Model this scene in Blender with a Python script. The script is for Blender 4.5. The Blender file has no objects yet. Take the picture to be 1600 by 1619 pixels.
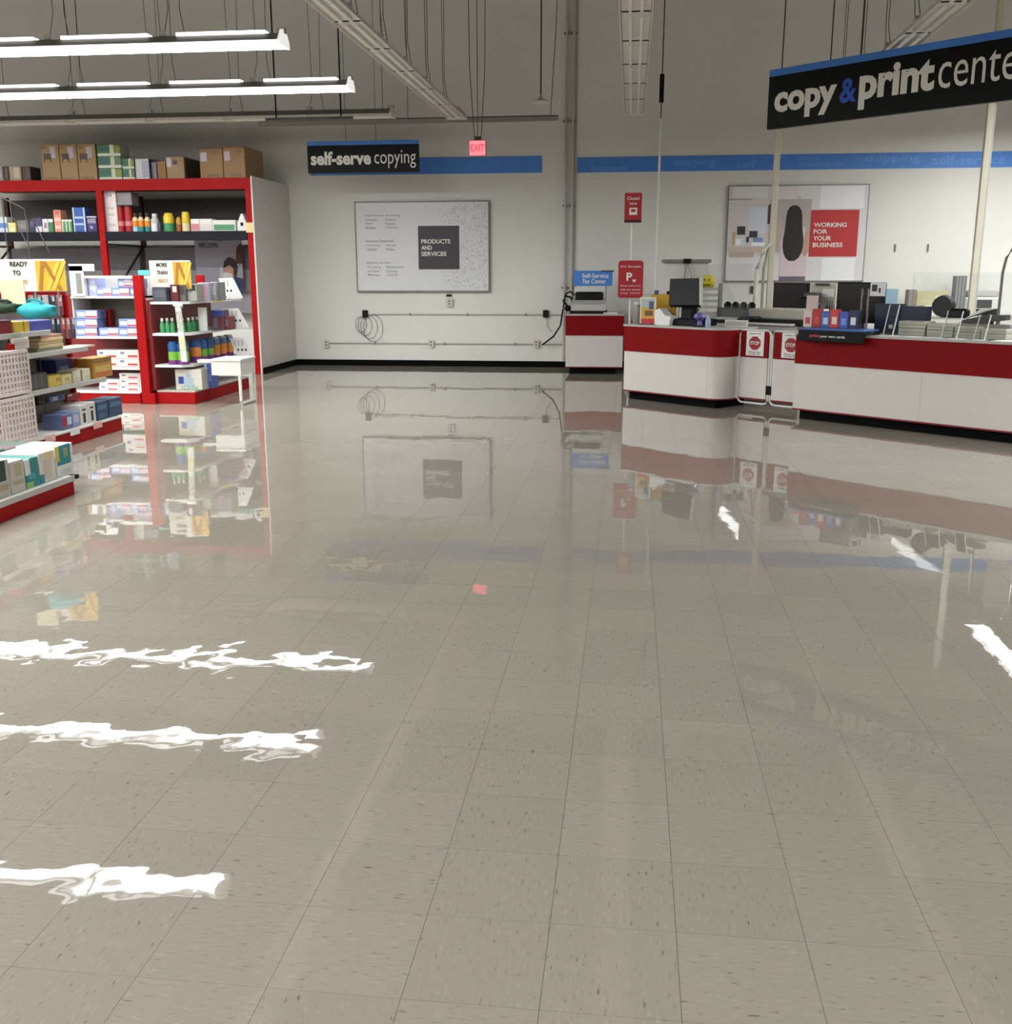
import bpy, bmesh, math, random
from mathutils import Vector, Matrix
random.seed(7)
SC = bpy.context.scene
COL = SC.collection

# ------------------------------------------------------------------ camera
F, CAMH = 1620.0, 1.55
YAW, PITCH, ROLL = .1192, .2290, -.0015
_f = Vector((-math.sin(YAW)*math.cos(PITCH), math.cos(YAW)*math.cos(PITCH), -math.sin(PITCH)))
_r = Vector((math.cos(YAW), math.sin(YAW), 0)); _u = _r.cross(_f)
_r, _u = (math.cos(ROLL)*_r + math.sin(ROLL)*_u), (-math.sin(ROLL)*_r + math.cos(ROLL)*_u)
cd = bpy.data.cameras.new('camera'); cam = bpy.data.objects.new('camera', cd); COL.objects.link(cam)
cd.sensor_fit = 'HORIZONTAL'; cd.sensor_width = 36; cd.lens = 36*F/1600; cd.clip_end = 100
cam.matrix_world = Matrix(((_r.x, _u.x, -_f.x, 0), (_r.y, _u.y, -_f.y, 0), (_r.z, _u.z, -_f.z, CAMH), (0, 0, 0, 1)))
SC.camera = cam
# ------------------------------------------------------------------ world, exposure
wd = bpy.data.worlds.new('world'); SC.world = wd; wd.use_nodes = True
wd.node_tree.nodes['Background'].inputs[0].default_value = (.9, .95, 1, 1)
wd.node_tree.nodes['Background'].inputs[1].default_value = .02
SC.view_settings.view_transform = 'Standard'; SC.view_settings.look = 'None'
SC.view_settings.gamma = 1; SC.view_settings.use_curve_mapping = False
SC.view_settings.exposure = 0.0
SC.cycles.max_bounces = 6; SC.cycles.diffuse_bounces = 3; SC.cycles.glossy_bounces = 3; SC.cycles.transparent_max_bounces = 10
LAMP = 50.0           # luminance of a lit fluorescent lens
UPLAMP = 3.2          # luminance of the slots in the hood

# ------------------------------------------------------------------ measuring helpers
def _ray(px, py): return _f + _r*((px-800)/F) - _u*((py-809.5)/F)
def PY(px, py, Y):
    d = _ray(px, py); t = Y/d.y; return Vector((0, 0, CAMH)) + d*t
def PX(px, py, X):
    d = _ray(px, py); t = X/d.x; return Vector((0, 0, CAMH)) + d*t
def PZ(px, py, z):
    d = _ray(px, py); t = (z-CAMH)/d.z; return Vector((0, 0, CAMH)) + d*t
KA = math.atan2(-.664, .748)                     # bearing of the service counter
K0 = Vector((-.013, 13.142, 0)); KU = Vector((math.cos(KA), math.sin(KA), 0)); KN = Vector((-math.sin(KA), math.cos(KA), 0))
def W(s, t, z=0): return K0 + KU*s + KN*t + Vector((0, 0, z))
def PC(px, py, t):                               # (s, z) on the plane at depth t behind the counter front
    d = _ray(px, py); o = Vector((0, 0, CAMH)); p = K0 + KN*t
    k = (p-o).dot(KN)/d.dot(KN); q = o + d*k
    return (q-K0).dot(KU), q.z

# ------------------------------------------------------------------ materials
def lin(c):
    return tuple((x/12.92 if x <= .04045 else ((x+.055)/1.055)**2.4) for x in [v/255 for v in c[:3]]) + (1,)
MATS = {}
def mat(name, c, rough=.5, metal=0, noise=.06, scale=9, emit=0, spec=.5, trans=0, alpha=1, coat=0):
    if name in MATS: return MATS[name]
    m = bpy.data.materials.new(name); m.use_nodes = True; nt = m.node_tree; b = nt.nodes['Principled BSDF']
    col = lin(c); b.inputs['Roughness'].default_value = rough; b.inputs['Metallic'].default_value = metal
    b.inputs['Specular IOR Level'].default_value = spec; b.inputs['Coat Weight'].default_value = coat
    if trans: b.inputs['Transmission Weight'].default_value = trans; b.inputs['IOR'].default_value = 1.3
    if alpha < 1: b.inputs['Alpha'].default_value = alpha
    if noise:
        tc = nt.nodes.new('ShaderNodeTexCoord'); n = nt.nodes.new('ShaderNodeTexNoise'); n.inputs['Scale'].default_value = scale
        n.inputs['Detail'].default_value = 4
        r = nt.nodes.new('ShaderNodeValToRGB')
        r.color_ramp.elements[0].position = .3; r.color_ramp.elements[1].position = .7
        r.color_ramp.elements[0].color = tuple(x*(1-noise) for x in col[:3])+(1,)
        r.color_ramp.elements[1].color = tuple(min(1, x*(1+noise)) for x in col[:3])+(1,)
        nt.links.new(tc.outputs['Object'], n.inputs['Vector']); nt.links.new(n.outputs['Fac'], r.inputs['Fac'])
        nt.links.new(r.outputs['Color'], b.inputs['Base Color'])
    else: b.inputs['Base Color'].default_value = col
    if emit:
        b.inputs['Emission Color'].default_value = col; b.inputs['Emission Strength'].default_value = emit
    MATS[name] = m; return m

def pmat(name, base, rects, axis='x', rough=.45, side=None):
    """flat print on the front face; rects = (a0,a1,b0,b1,colour[,'t']) in the 0..1 frame of the face, 't' = small lettering"""
    if name in MATS: return MATS[name]
    m = bpy.data.materials.new(name); m.use_nodes = True; nt = m.node_tree; b = nt.nodes['Principled BSDF']
    b.inputs['Roughness'].default_value = rough
    tc = nt.nodes.new('ShaderNodeTexCoord'); sp = nt.nodes.new('ShaderNodeSeparateXYZ')
    nt.links.new(tc.outputs['Generated'], sp.inputs[0])
    A, D = ('X', 'Y') if axis == 'x' else ('Y', 'X')
    def mth(op, a, bb):
        n = nt.nodes.new('ShaderNodeMath'); n.operation = op
        for i, v in enumerate((a, bb)):
            if isinstance(v, (int, float)): n.inputs[i].default_value = v
            else: nt.links.new(v, n.inputs[i])
        return n.outputs[0]
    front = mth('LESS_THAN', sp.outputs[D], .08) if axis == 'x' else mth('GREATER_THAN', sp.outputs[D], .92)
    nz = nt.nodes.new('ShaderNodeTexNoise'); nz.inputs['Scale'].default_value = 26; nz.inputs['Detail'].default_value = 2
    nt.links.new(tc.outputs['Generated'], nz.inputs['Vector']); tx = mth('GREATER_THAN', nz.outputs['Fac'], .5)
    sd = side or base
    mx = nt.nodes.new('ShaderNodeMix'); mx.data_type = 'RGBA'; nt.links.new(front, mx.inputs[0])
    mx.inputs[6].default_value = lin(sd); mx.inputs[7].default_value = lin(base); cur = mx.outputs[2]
    for q in rects:
        a0, a1, b0, b1, c = q[:5]
        k = mth('MULTIPLY', mth('GREATER_THAN', sp.outputs[A], a0), mth('LESS_THAN', sp.outputs[A], a1))
        k = mth('MULTIPLY', k, mth('MULTIPLY', mth('GREATER_THAN', sp.outputs['Z'], b0), mth('LESS_THAN', sp.outputs['Z'], b1)))
        if not (len(q) > 5 and 'a' in q[5]): k = mth('MULTIPLY', k, front)
        if len(q) > 5 and 't' in q[5]: k = mth('MULTIPLY', k, tx)
        mx = nt.nodes.new('ShaderNodeMix'); mx.data_type = 'RGBA'; nt.links.new(k, mx.inputs[0])
        nt.links.new(cur, mx.inputs[6]); mx.inputs[7].default_value = lin(c); cur = mx.outputs[2]
    nt.links.new(cur, b.inputs['Base Color'])
    MATS[name] = m; return m

def wall_mat():
    m = bpy.data.materials.new('painted_wall'); m.use_nodes = True; nt = m.node_tree; b = nt.nodes['Principled BSDF']
    b.inputs['Roughness'].default_value = .55
    g = nt.nodes.new('ShaderNodeNewGeometry'); n = nt.nodes.new('ShaderNodeTexNoise'); n.inputs['Scale'].default_value = .8; n.inputs['Detail'].default_value = 5
    r = nt.nodes.new('ShaderNodeValToRGB'); r.color_ramp.elements[0].position = .3; r.color_ramp.elements[1].position = .7
    r.color_ramp.elements[0].color = lin((224, 222, 215)); r.color_ramp.elements[1].color = lin((231, 229, 223))
    nt.links.new(g.outputs['Position'], n.inputs['Vector']); nt.links.new(n.outputs['Fac'], r.inputs['Fac']); nt.links.new(r.outputs['Color'], b.inputs['Base Color'])
    n2 = nt.nodes.new('ShaderNodeTexNoise'); n2.inputs['Scale'].default_value = 40; bp = nt.nodes.new('ShaderNodeBump')
    bp.inputs['Strength'].default_value = .15; bp.inputs['Distance'].default_value = .002
    nt.links.new(g.outputs['Position'], n2.inputs['Vector']); nt.links.new(n2.outputs['Fac'], bp.inputs['Height']); nt.links.new(bp.outputs['Normal'], b.inputs['Normal'])
    return m

TX0, TY0, TW = .147, 1.906, .3048
def floor_mat():
    m = bpy.data.materials.new('waxed_vinyl_tile'); m.use_nodes = True; nt = m.node_tree; b = nt.nodes['Principled BSDF']
    N = nt.nodes.new; L = nt.links.new
    g = N('ShaderNodeNewGeometry')
    sub = N('ShaderNodeVectorMath'); sub.operation = 'SUBTRACT'; sub.inputs[1].default_value = (TX0, TY0, 0); L(g.outputs['Position'], sub.inputs[0])
    dv = N('ShaderNodeVectorMath'); dv.operation = 'DIVIDE'; dv.inputs[1].default_value = (TW, TW, 1); L(sub.outputs[0], dv.inputs[0])
    fl = N('ShaderNodeVectorMath'); fl.operation = 'FLOOR'; L(dv.outputs[0], fl.inputs[0])
    wn = N('ShaderNodeTexWhiteNoise'); wn.noise_dimensions = '2D'; L(fl.outputs[0], wn.inputs['Vector'])
    st = N('ShaderNodeMath'); st.operation = 'GREATER_THAN'; st.inputs[1].default_value = .5; L(wn.outputs['Value'], st.inputs[0])
    outs = []
    for sc in ((110, 28, 1), (28, 110, 1)):
        mu = N('ShaderNodeVectorMath'); mu.operation = 'MULTIPLY'; mu.inputs[1].default_value = sc; L(g.outputs['Position'], mu.inputs[0])
        n = N('ShaderNodeTexNoise'); n.inputs['Scale'].default_value = 1; n.inputs['Detail'].default_value = 3; L(mu.outputs[0], n.inputs['Vector']); outs.append(n)
    mx = N('ShaderNodeMix'); L(st.outputs[0], mx.inputs[0]); L(outs[0].outputs['Fac'], mx.inputs[2]); L(outs[1].outputs['Fac'], mx.inputs[3])
    rp = N('ShaderNodeValToRGB'); e = rp.color_ramp.elements
    e[0].position = .26; e[0].color = lin((104, 98, 88)); e[1].position = .36; e[1].color = lin((146, 139, 128))
    k = e.new(.62); k.color = lin((149, 142, 131)); k = e.new(.74); k.color = lin((159, 152, 141)); L(mx.outputs[0], rp.inputs['Fac'])
    # tile to tile tone
    hv = N('ShaderNodeHueSaturation'); mr = N('ShaderNodeMapRange'); mr.inputs[3].default_value = .965; mr.inputs[4].default_value = 1.03
    L(wn.outputs['Value'], mr.inputs[0]); L(mr.outputs[0], hv.inputs['Value']); L(rp.outputs['Color'], hv.inputs['Color'])
    L(hv.outputs['Color'], b.inputs['Base Color'])
    b.inputs['Roughness'].default_value = .012; b.inputs['IOR'].default_value = 1.62
    # waviness of the wax film
    a1 = N('ShaderNodeTexNoise'); a1.inputs['Scale'].default_value = 4.6; a1.inputs['Detail'].default_value = 1.5; L(g.outputs['Position'], a1.inputs['Vector'])
    a2 = N('ShaderNodeTexNoise'); a2.inputs['Scale'].default_value = 24; a2.inputs['Detail'].default_value = 2; L(g.outputs['Position'], a2.inputs['Vector'])
    a3 = N('ShaderNodeTexNoise'); a3.inputs['Scale'].default_value = 1.3; a3.inputs['Detail'].default_value = 2; L(g.outputs['Position'], a3.inputs['Vector'])
    ms = N('ShaderNodeMapRange'); ms.inputs[1].default_value = .46; ms.inputs[2].default_value = .62; L(a3.outputs['Fac'], ms.inputs[0])
    mm = N('ShaderNodeMath'); mm.operation = 'MULTIPLY'; L(ms.outputs[0], mm.inputs[0]); L(a2.outputs['Fac'], mm.inputs[1])
    b1 = N('ShaderNodeBump'); b1.inputs['Strength'].default_value = 1; b1.inputs['Distance'].default_value = .0016
    vd = N('ShaderNodeVectorMath'); vd.operation = 'DISTANCE'; vd.inputs[1].default_value = (-1.4, 3.3, 0); L(g.outputs['Position'], vd.inputs[0])
    wr = N('ShaderNodeMapRange'); wr.inputs[1].default_value = 1.2; wr.inputs[2].default_value = 3.6; wr.inputs[3].default_value = 1; wr.inputs[4].default_value = .2; L(vd.outputs['Value'], wr.inputs[0])   # scuffed patch of wax
    wm = N('ShaderNodeMath'); wm.operation = 'MULTIPLY'; L(wr.outputs[0], wm.inputs[0]); L(a1.outputs['Fac'], wm.inputs[1]); L(wm.outputs[0], b1.inputs['Height'])
    b2 = N('ShaderNodeBump'); b2.inputs['Strength'].default_value = 1; b2.inputs['Distance'].default_value = .00004; L(mm.outputs[0], b2.inputs['Height']); L(b1.outputs['Normal'], b2.inputs['Normal'])
    L(b2.outputs['Normal'], b.inputs['Normal'])
    return m

WHITE = mat('white_laminate', (210, 204, 199), .4, noise=.02)
WMETAL = mat('white_metal', (220, 219, 215), .4, noise=.03)
RED = mat('red_laminate', (124, 9, 14), .5, noise=.05, spec=.1)
REDM = mat('red_painted_metal', (152, 14, 16), .5, noise=.05, spec=.12)
REDP = mat('dark_red_panel', (112, 14, 16), .5, noise=.08)
BLACK = mat('black_plastic', (9, 9, 10), .5, noise=.1, spec=.25)
KICK = mat('black_kick_board', (5, 5, 5), .7, noise=.1, spec=.08)
NAVY = mat('navy_shelf', (13, 14, 24), .5, noise=.08, spec=.2)
GREY = mat('grey_metal', (128, 126, 122), .45, noise=.05)
DGREY = mat('dark_grey', (62, 61, 60), .5, noise=.06)
WIRE = mat('dark_wire', (66, 62, 57), .5, noise=.05)
LGREY = mat('light_grey', (186, 184, 180), .45, noise=.04)
CREAM = mat('cream_lettering', (235, 232, 224), .5, noise=.01)
BLUE = mat('sign_blue', (70, 130, 216), .45, noise=.03)
STRIPE = mat('stripe_blue', (76, 136, 220), .5, noise=.04)
SBLACK = mat('sign_black', (7, 7, 10), .5, noise=.05, spec=.2)
CARD = mat('brown_cardboard', (150, 116, 76), .75, noise=.08)
CARDD = mat('dark_cardboard', (74, 52, 36), .75, noise=.1)
PAPER = mat('white_paper', (228, 227, 224), .6, noise=.02)
CHROME = mat('brushed_steel', (170, 170, 170), .25, metal=1, noise=.03)
def acrylic():
    m = bpy.data.materials.new('clear_acrylic'); m.use_nodes = True; nt = m.node_tree; nt.nodes.clear()
    o = nt.nodes.new('ShaderNodeOutputMaterial'); mx = nt.nodes.new('ShaderNodeMixShader'); fr = nt.nodes.new('ShaderNodeFresnel'); fr.inputs['IOR'].default_value = 1.49
    tr = nt.nodes.new('ShaderNodeBsdfTransparent'); tr.inputs[0].default_value = (.97, .98, .98, 1); gl = nt.nodes.new('ShaderNodeBsdfGlossy'); gl.inputs['Roughness'].default_value = .0
    nt.links.new(fr.outputs[0], mx.inputs[0]); nt.links.new(tr.outputs[0], mx.inputs[1]); nt.links.new(gl.outputs[0], mx.inputs[2]); nt.links.new(mx.outputs[0], o.inputs[0])
    return m
ACRYL = acrylic()
FLOORM = floor_mat(); WALLM = wall_mat()

# ------------------------------------------------------------------ mesh helpers
class MB:
    def __init__(s): s.v = []; s.f = []
    def add(s, v, f):
        o = len(s.v); s.v += [tuple(x) for x in v]; s.f += [tuple(i+o for i in q) for q in f]; return s
    def box(s, x0, x1, y0, y1, z0, z1, bv=0.0):
        if bv <= 0 or min(x1-x0, y1-y0, z1-z0) < bv*2.2:
            return s.add([(x0, y0, z0), (x1, y0, z0), (x1, y1, z0), (x0, y1, z0), (x0, y0, z1), (x1, y0, z1), (x1, y1, z1), (x0, y1, z1)],
                         [(3, 2, 1, 0), (4, 5, 6, 7), (0, 1, 5, 4), (1, 2, 6, 5), (2, 3, 7, 6), (3, 0, 4, 7)])
        bm = bmesh.new(); bmesh.ops.create_cube(bm, size=1)
        for v in bm.verts:
            v.co = Vector((x0+(v.co.x+.5)*(x1-x0), y0+(v.co.y+.5)*(y1-y0), z0+(v.co.z+.5)*(z1-z0)))
        bmesh.ops.bevel(bm, geom=bm.edges[:], offset=bv, segments=1, affect='EDGES')
        bm.verts.index_update(); r = s.add([v.co for v in bm.verts], [[v.index for v in f.verts] for f in bm.faces]); bm.free(); return r
    def prism(s, pts, z0, z1, axis='z'):
        n = len(pts)
        if axis == 'z': v = [(x, y, z0) for x, y in pts] + [(x, y, z1) for x, y in pts]
        elif axis == 'y': v = [(x, z0, y) for x, y in pts] + [(x, z1, y) for x, y in pts]
        else: v = [(z0, x, y) for x, y in pts] + [(z1, x, y) for x, y in pts]
        return s.add(v, [tuple(range(n))[::-1], tuple(range(n, 2*n))] + [(i, (i+1) % n, n+(i+1) % n, n+i) for i in range(n)])
    def lathe(s, prof, seg=14, c=(0, 0, 0)):
        v = []; f = []; n = len(prof)
        for k in range(seg):
            a = 2*math.pi*k/seg
            v += [(c[0]+r*math.cos(a), c[1]+r*math.sin(a), c[2]+z) for r, z in prof]
        for k in range(seg):
            for i in range(n-1):
                f.append((k*n+i, ((k+1) % seg)*n+i, ((k+1) % seg)*n+i+1, k*n+i+1))
        f.append(tuple(k*n for k in range(seg))[::-1]); f.append(tuple(k*n+n-1 for k in range(seg)))
        return s.add(v, f)
    def tube(s, pts, r, seg=6):
        pts = [Vector(p) for p in pts]; v = []; f = []
        for i, p in enumerate(pts):
            d = (pts[min(i+1, len(pts)-1)] - pts[max(i-1, 0)]).normalized()
            a = d.cross(Vector((0, 0, 1)) if abs(d.z) < .9 else Vector((1, 0, 0))).normalized(); b = d.cross(a)
            v += [p + a*(r*math.cos(2*math.pi*k/seg)) + b*(r*math.sin(2*math.pi*k/seg)) for k in range(seg)]
        for i in range(len(pts)-1):
            for k in range(seg): f.append((i*seg+k, i*seg+(k+1) % seg, (i+1)*seg+(k+1) % seg, (i+1)*seg+k))
        f.append(tuple(range(seg))[::-1]); f.append(tuple(range((len(pts)-1)*seg, len(pts)*seg)))
        return s.add(v, f)
    def build(s, name, m, parent=None, loc=(0, 0, 0), rot=(0, 0, 0), smooth=False):
        me = bpy.data.meshes.new(name); me.from_pydata(s.v, [], s.f)
        bm = bmesh.new(); bm.from_mesh(me); bmesh.ops.recalc_face_normals(bm, faces=bm.faces); bm.to_mesh(me); bm.free()
        if smooth:
            for p in me.polygons: p.use_smooth = True
            me.set_sharp_from_angle(angle=math.radians(40))
        me.materials.append(m); o = bpy.data.objects.new(name, me); COL.objects.link(o)
        o.location = loc; o.rotation_euler = rot
        if parent: o.parent = parent
        return o
def tag(o, label, cat, group=None, kind=None):
    if label: o['label'] = label
    if cat: o['category'] = cat
    if group: o['group'] = group
    if kind: o['kind'] = kind
    return o
def thing(name, label, cat, loc=(0, 0, 0), rz=0, group=None):
    o = bpy.data.objects.new(name, None); COL.objects.link(o); o.empty_display_size = .1
    o.location = loc; o.rotation_euler = (0, 0, rz); return tag(o, label, cat, group)
def struct(o, label=None):
    o['kind'] = 'structure'
    if label: o['label'] = label
    return o
def bx(name, m, parent, x0, x1, y0, y1, z0, z1, bv=.003):
    return MB().box(x0, x1, y0, y1, z0, z1, bv).build(name, m, parent)
def copy_tree(o, parent=None):
    c = o.copy(); COL.objects.link(c); c.parent = parent
    for ch in list(o.children): copy_tree(ch, c)
    return c
def text(name, s, m, parent, x0, x1, z0, z1, y=-.002, bold=0.0, rot=0.0, depth=.002, loc=None, shear=0):
    """lettering standing in the local xz plane (front towards -y), fitted to the box"""
    cu = bpy.data.curves.new(name, 'FONT'); cu.body = s; cu.offset = bold; cu.extrude = .01; cu.resolution_u = 3; cu.shear = shear
    t = bpy.data.objects.new('tmp', cu); COL.objects.link(t); dg = bpy.context.evaluated_depsgraph_get()
    me = bpy.data.meshes.new_from_object(t.evaluated_get(dg)); bpy.data.objects.remove(t); bpy.data.curves.remove(cu)
    xs = [v.co.x for v in me.vertices]; ys = [v.co.y for v in me.vertices]
    ax, bx_, ay, by = min(xs), max(xs), min(ys), max(ys)
    for v in me.vertices:
        v.co = Vector((x0+(v.co.x-ax)/(bx_-ax)*(x1-x0), y-(depth if v.co.z > 0 else 0), z0+(v.co.y-ay)/(by-ay)*(z1-z0)))
    me.materials.clear(); me.materials.append(m); me.name = name
    o = bpy.data.objects.new(name, me); COL.objects.link(o)
    if parent: o.parent = parent
    return o
ORD = ['leftmost', 'second', 'third', 'fourth', 'fifth', 'sixth', 'seventh', 'eighth', 'ninth', 'tenth']

# ------------------------------------------------------------------ setting
YW, ZC, XL, XR, YB = 17.4, 6.6, -16.0, 9.2, -7.0
wb = MB().box(XL-.2, XR+.2, YW, YW+.2, 0, ZC).build('wall_back', WALLM); struct(wb, 'off-white painted back wall')
SIDEM = mat('dull_wall', (92, 90, 86), .7, noise=.05)
struct(MB().box(XL-.2, XL, YB, YW, 0, ZC).build('wall_left', SIDEM)); struct(MB().box(XR, XR+.2, YB, YW, 0, ZC).build('wall_right', SIDEM))
struct(MB().box(XL-.2, XR+.2, YB-.2, YB, 0, ZC).build('wall_front', SIDEM))
struct(MB().box(XL-.2, XR+.2, YB-.2, YW+.2, ZC, ZC+.2).build('ceiling', mat('ceiling_deck', (98, 95, 90), .8, noise=.06)))
fl = MB().box(XL-.2, XR+.2, YB-.2, YW+.2, -.2, -.004).build('floor', mat('tile_adhesive', (92, 86, 78), .8, noise=.05)); struct(fl, 'glossy beige vinyl tile floor')
def to_px(p):
    d = Vector(p) - Vector((0, 0, CAMH)); z = d.dot(_f)
    return (800+F*d.dot(_r)/z, 809.5-F*d.dot(_u)/z) if z > .1 else (-1e4, -1e4)
G = .0005
tm = MB().add([(-TW/2+G, -TW/2+G, -.004), (TW/2-G, -TW/2+G, -.004), (TW/2-G, TW/2-G, -.004), (-TW/2+G, TW/2-G, -.004),
               (-TW/2+G, -TW/2+G, 0), (TW/2-G, -TW/2+G, 0), (TW/2-G, TW/2-G, 0), (-TW/2+G, TW/2-G, 0)],
              [(4, 5, 6, 7), (0, 1, 5, 4), (1, 2, 6, 5), (2, 3, 7, 6), (3, 0, 4, 7)])
cells = []
for i in range(int((XL-TX0)/TW)-1, int((XR-TX0)/TW)+1):
    for j in range(int((YB-TY0)/TW)-1, int((YW-TY0)/TW)+1):
        c = (TX0+(i+.5)*TW, TY0+(j+.5)*TW)
        if not (XL < c[0] < XR and YB < c[1] < YW): continue
        vis = any(-5 < q[0] < 1605 and -5 < q[1] < 1624 for q in (to_px((c[0]+a*TW/2, c[1]+b*TW/2, 0)) for a in (-1, 0, 1) for b in (-1, 0, 1)))
        cells.append((0 if vis else 1, c[0]**2+c[1]**2, c))
cells.sort()
t0 = tm.build('tile', FLOORM, fl); first = True
rest = MB()
for k, (nv, d2, c) in enumerate(cells):
    rx, ry = random.gauss(0, .0006), random.gauss(0, .0006)
    if k < 300 and not nv:
        o = t0 if first else t0.copy()
        if not first: COL.objects.link(o)
        first = False; o.location = (c[0], c[1], 0); o.rotation_euler = (rx, ry, 0)
    else:
        rest.add([(x+c[0], y+c[1], z + (rx*y-ry*x if z == 0 else 0)) for x, y, z in tm.v], tm.f)
ro = rest.build('tile_field', FLOORM, fl); ro['kind'] = 'stuff'
struct(MB().box(-5.78, XR, YW-.012, YW, 0, .1, .003).build('baseboard_back', KICK), 'black vinyl base along the back wall')
# panel joints on the upper wall
struct(MB().box(-.97, -.93, YW-.02, YW, .1, ZC).build('trim_1', LGREY)); 

# ------------------------------------------------------------------ ceiling lights
H = 3.75
LENS_ON = mat('lit_lens', (250, 253, 251), .5, noise=0, emit=LAMP); SLOT_ON = mat('lit_slot', (253, 252, 250), .5, noise=0, emit=UPLAMP)
LENS_OFF = mat('unlit_lens', (216, 212, 204), .35, noise=.1, scale=60); HOOD = mat('fixture_hood', (140, 136, 130), .5, noise=.04)
CAP = mat('fixture_cap', (232, 230, 226), .4, noise=.02); CAP_ON = mat('lit_cap', (250, 250, 248), .4, noise=0, emit=.7); LIP_ON = mat('lit_lip', (253, 252, 250), .4, noise=0, emit=2.0)  # lit caps and lips emit a little, in place of lamp light through them
LENS_ON.cycles.emission_sampling = 'FRONT'
for m_ in (LIP_ON, CAP_ON, SLOT_ON): m_.cycles.emission_sampling = 'NONE'
def strip(label, p0, p1, lit, group, seg=1.22, wires=True, gaps=True):
    """row of reflector fixtures hung end to end from p0 to p1 (both at lens height)"""
    p0, p1 = Vector(p0), Vector(p1); L = (p1-p0).length; rz = math.atan2(p1.y-p0.y, p1.x-p0.x)
    t = thing('strip_light', label, 'ceiling light', p0, rz, group)
    MB().prism([(-.13, .02), (.13, .02), (.05, .095), (-.05, .095)], 0, L, 'x').build('hood', HOOD, t)
    n = max(1, round(L/seg)); d = L/n
    for i in range(n):
        a, b = i*d+.03, (i+1)*d-.03
        lq = MB().add([(a, -.128, .006), (a, .128, .006), (b, .128, .006), (b, -.128, .006)], [(0, 1, 2, 3)]).build('lens', LENS_ON if lit else LENS_OFF, t)
        if lq.data.polygons[0].normal.z > 0: lq.data.flip_normals()
        for y in (-1, 1): MB().prism([(y*.129, .02), (y*.135, .02), (y*.143, -.018), (y*.137, -.018)], a-.025, b+.025, 'x').build('lip', LIP_ON if lit else LENS_OFF, t)
        if lit: MB().box(a+.12, b-.12, -.06, .06, .096, .125).build('uplight_slot', SLOT_ON, t)
        else:
            for y in (-.05, .05): MB().box(a+.05, b-.05, y-.012, y+.012, -.024, .003).build('tube', CAP, t)
        if wires:
            for x in ([a-.02, a+.2] if i else [a+.02, a+.5]):
                MB().tube([(x, -.03, .09), (x+(.05 if x < a else -.05), 0, .35), (x, 0, ZC-H)], .004, 4).build('hanger_wire', WIRE, t)
        MB().box(b-.01, b+.07, -.03, .03, .096, .15).build('joint_clip', LGREY, t)
    for x0, x1 in ((-.03, 0), (L, L+.03)):
        MB().prism([(-.146, -.024), (.146, -.024), (.14, .03), (.05, .13), (-.05, .13), (-.14, .03)], x0, x1, 'x').build('end_cap', CAP_ON if lit else CAP, t)
    return t
RY = [(15.3, False, 'unlit row of strip lights nearest the back wall, above the tall rack'), (13.05, True, 'lower of the two glowing strip lights over the shelves'),
      (10.55, True, 'upper of the two glowing strip lights over the shelves'), (7.75, True, 'glowing strip light row over the near shelves'), (5.15, True, 'glowing strip light row left of the camera'),
      (2.5, True, 'glowing strip light row nearest the camera on the left'), (-.1, True, 'glowing strip light row behind the camera on the left'), (-2.7, True, 'glowing strip light row at the shop front on the left')]
for y, lit, lb in RY: strip(lb, (-15.6, y, H), (-3.48, y, H), lit, 'strip lights over the shelf aisles')
strip('unlit reflector light row running diagonally to the hanging rail', (-2.58, 6.2, H), (-2.58, 15.6, H), False, 'strip lights over the open floor')
strip('unlit reflector light row running straight away overhead', (-.02, 6.2, H), (-.02, 15.5, H), False, 'strip lights over the open floor')
strip('unlit reflector light row partly hidden by the copy centre sign', (2.62, 6.2, H), (2.62, 15.5, H), False, 'strip lights over the open floor')
strip('glowing light row over the copy centre right of view', (5.4, 4.0, H), (5.4, 15.8, H), True, 'strip lights over the open floor')
strip('glowing light row beside the right wall', (7.9, 4.0, H), (7.9, 16.2, H), True, 'strip lights over the open floor')
strip('added glowing light row behind the camera left of the aisle', (-2.58, -6.5, H), (-2.58, -.5, H), True, 'strip lights over the open floor')  # unseen lit row, added to brighten the floor near the camera
strip('added glowing light row behind the camera right of the aisle', (2.62, -6.5, H), (2.62, -.5, H), True, 'strip lights over the open floor')  # second added row out of view, also lifting the near floor
strip('glowing light row behind the camera by the right wall', (5.4, -6, H), (5.4, 3.0, H), True, 'strip lights over the open floor')

# hanging rails, sensor, exit sign
def hang(o, pts, r=.006):
    for p in pts: MB().tube(p, r, 5).build('hanger_wire', WIRE, o)
Y = 16.0; a, b = PY(410, 196, Y), PY(883, 191, Y)
t = thing('hanging_rail', 'long thin grey rail hung below the ceiling before the back wall', 'rail', a)
MB().box(0, b.x-a.x, -.04, .04, -.035, .025).build('rail_bar', mat('rail_paint', (150, 147, 141), .5, noise=.04), t); MB().box(0, b.x-a.x, -.045, .045, .026, .04).build('rail_top', DGREY, t)
hang(t, [[(x, 0, .03), (x, 0, ZC-a.z)] for x in (PY(603, 100, Y).x-a.x, PY(643, 100, Y).x-a.x)], .005)
hang(t, [[(b.x-a.x-.12, 0, .03), (b.x-a.x-.05, 0, 1.2), (b.x-a.x, 0, ZC-a.z)]], .006)
a = PY(420, 189, 14.6); b = PY(558, 187, 14.6)
t = thing('hanging_rail', 'short dark rail on two black rods behind the lit strips', 'rail', a)
MB().box(0, b.x-a.x, -.02, .02, -.015, .02).build('rail_bar', DGREY, t)
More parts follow.
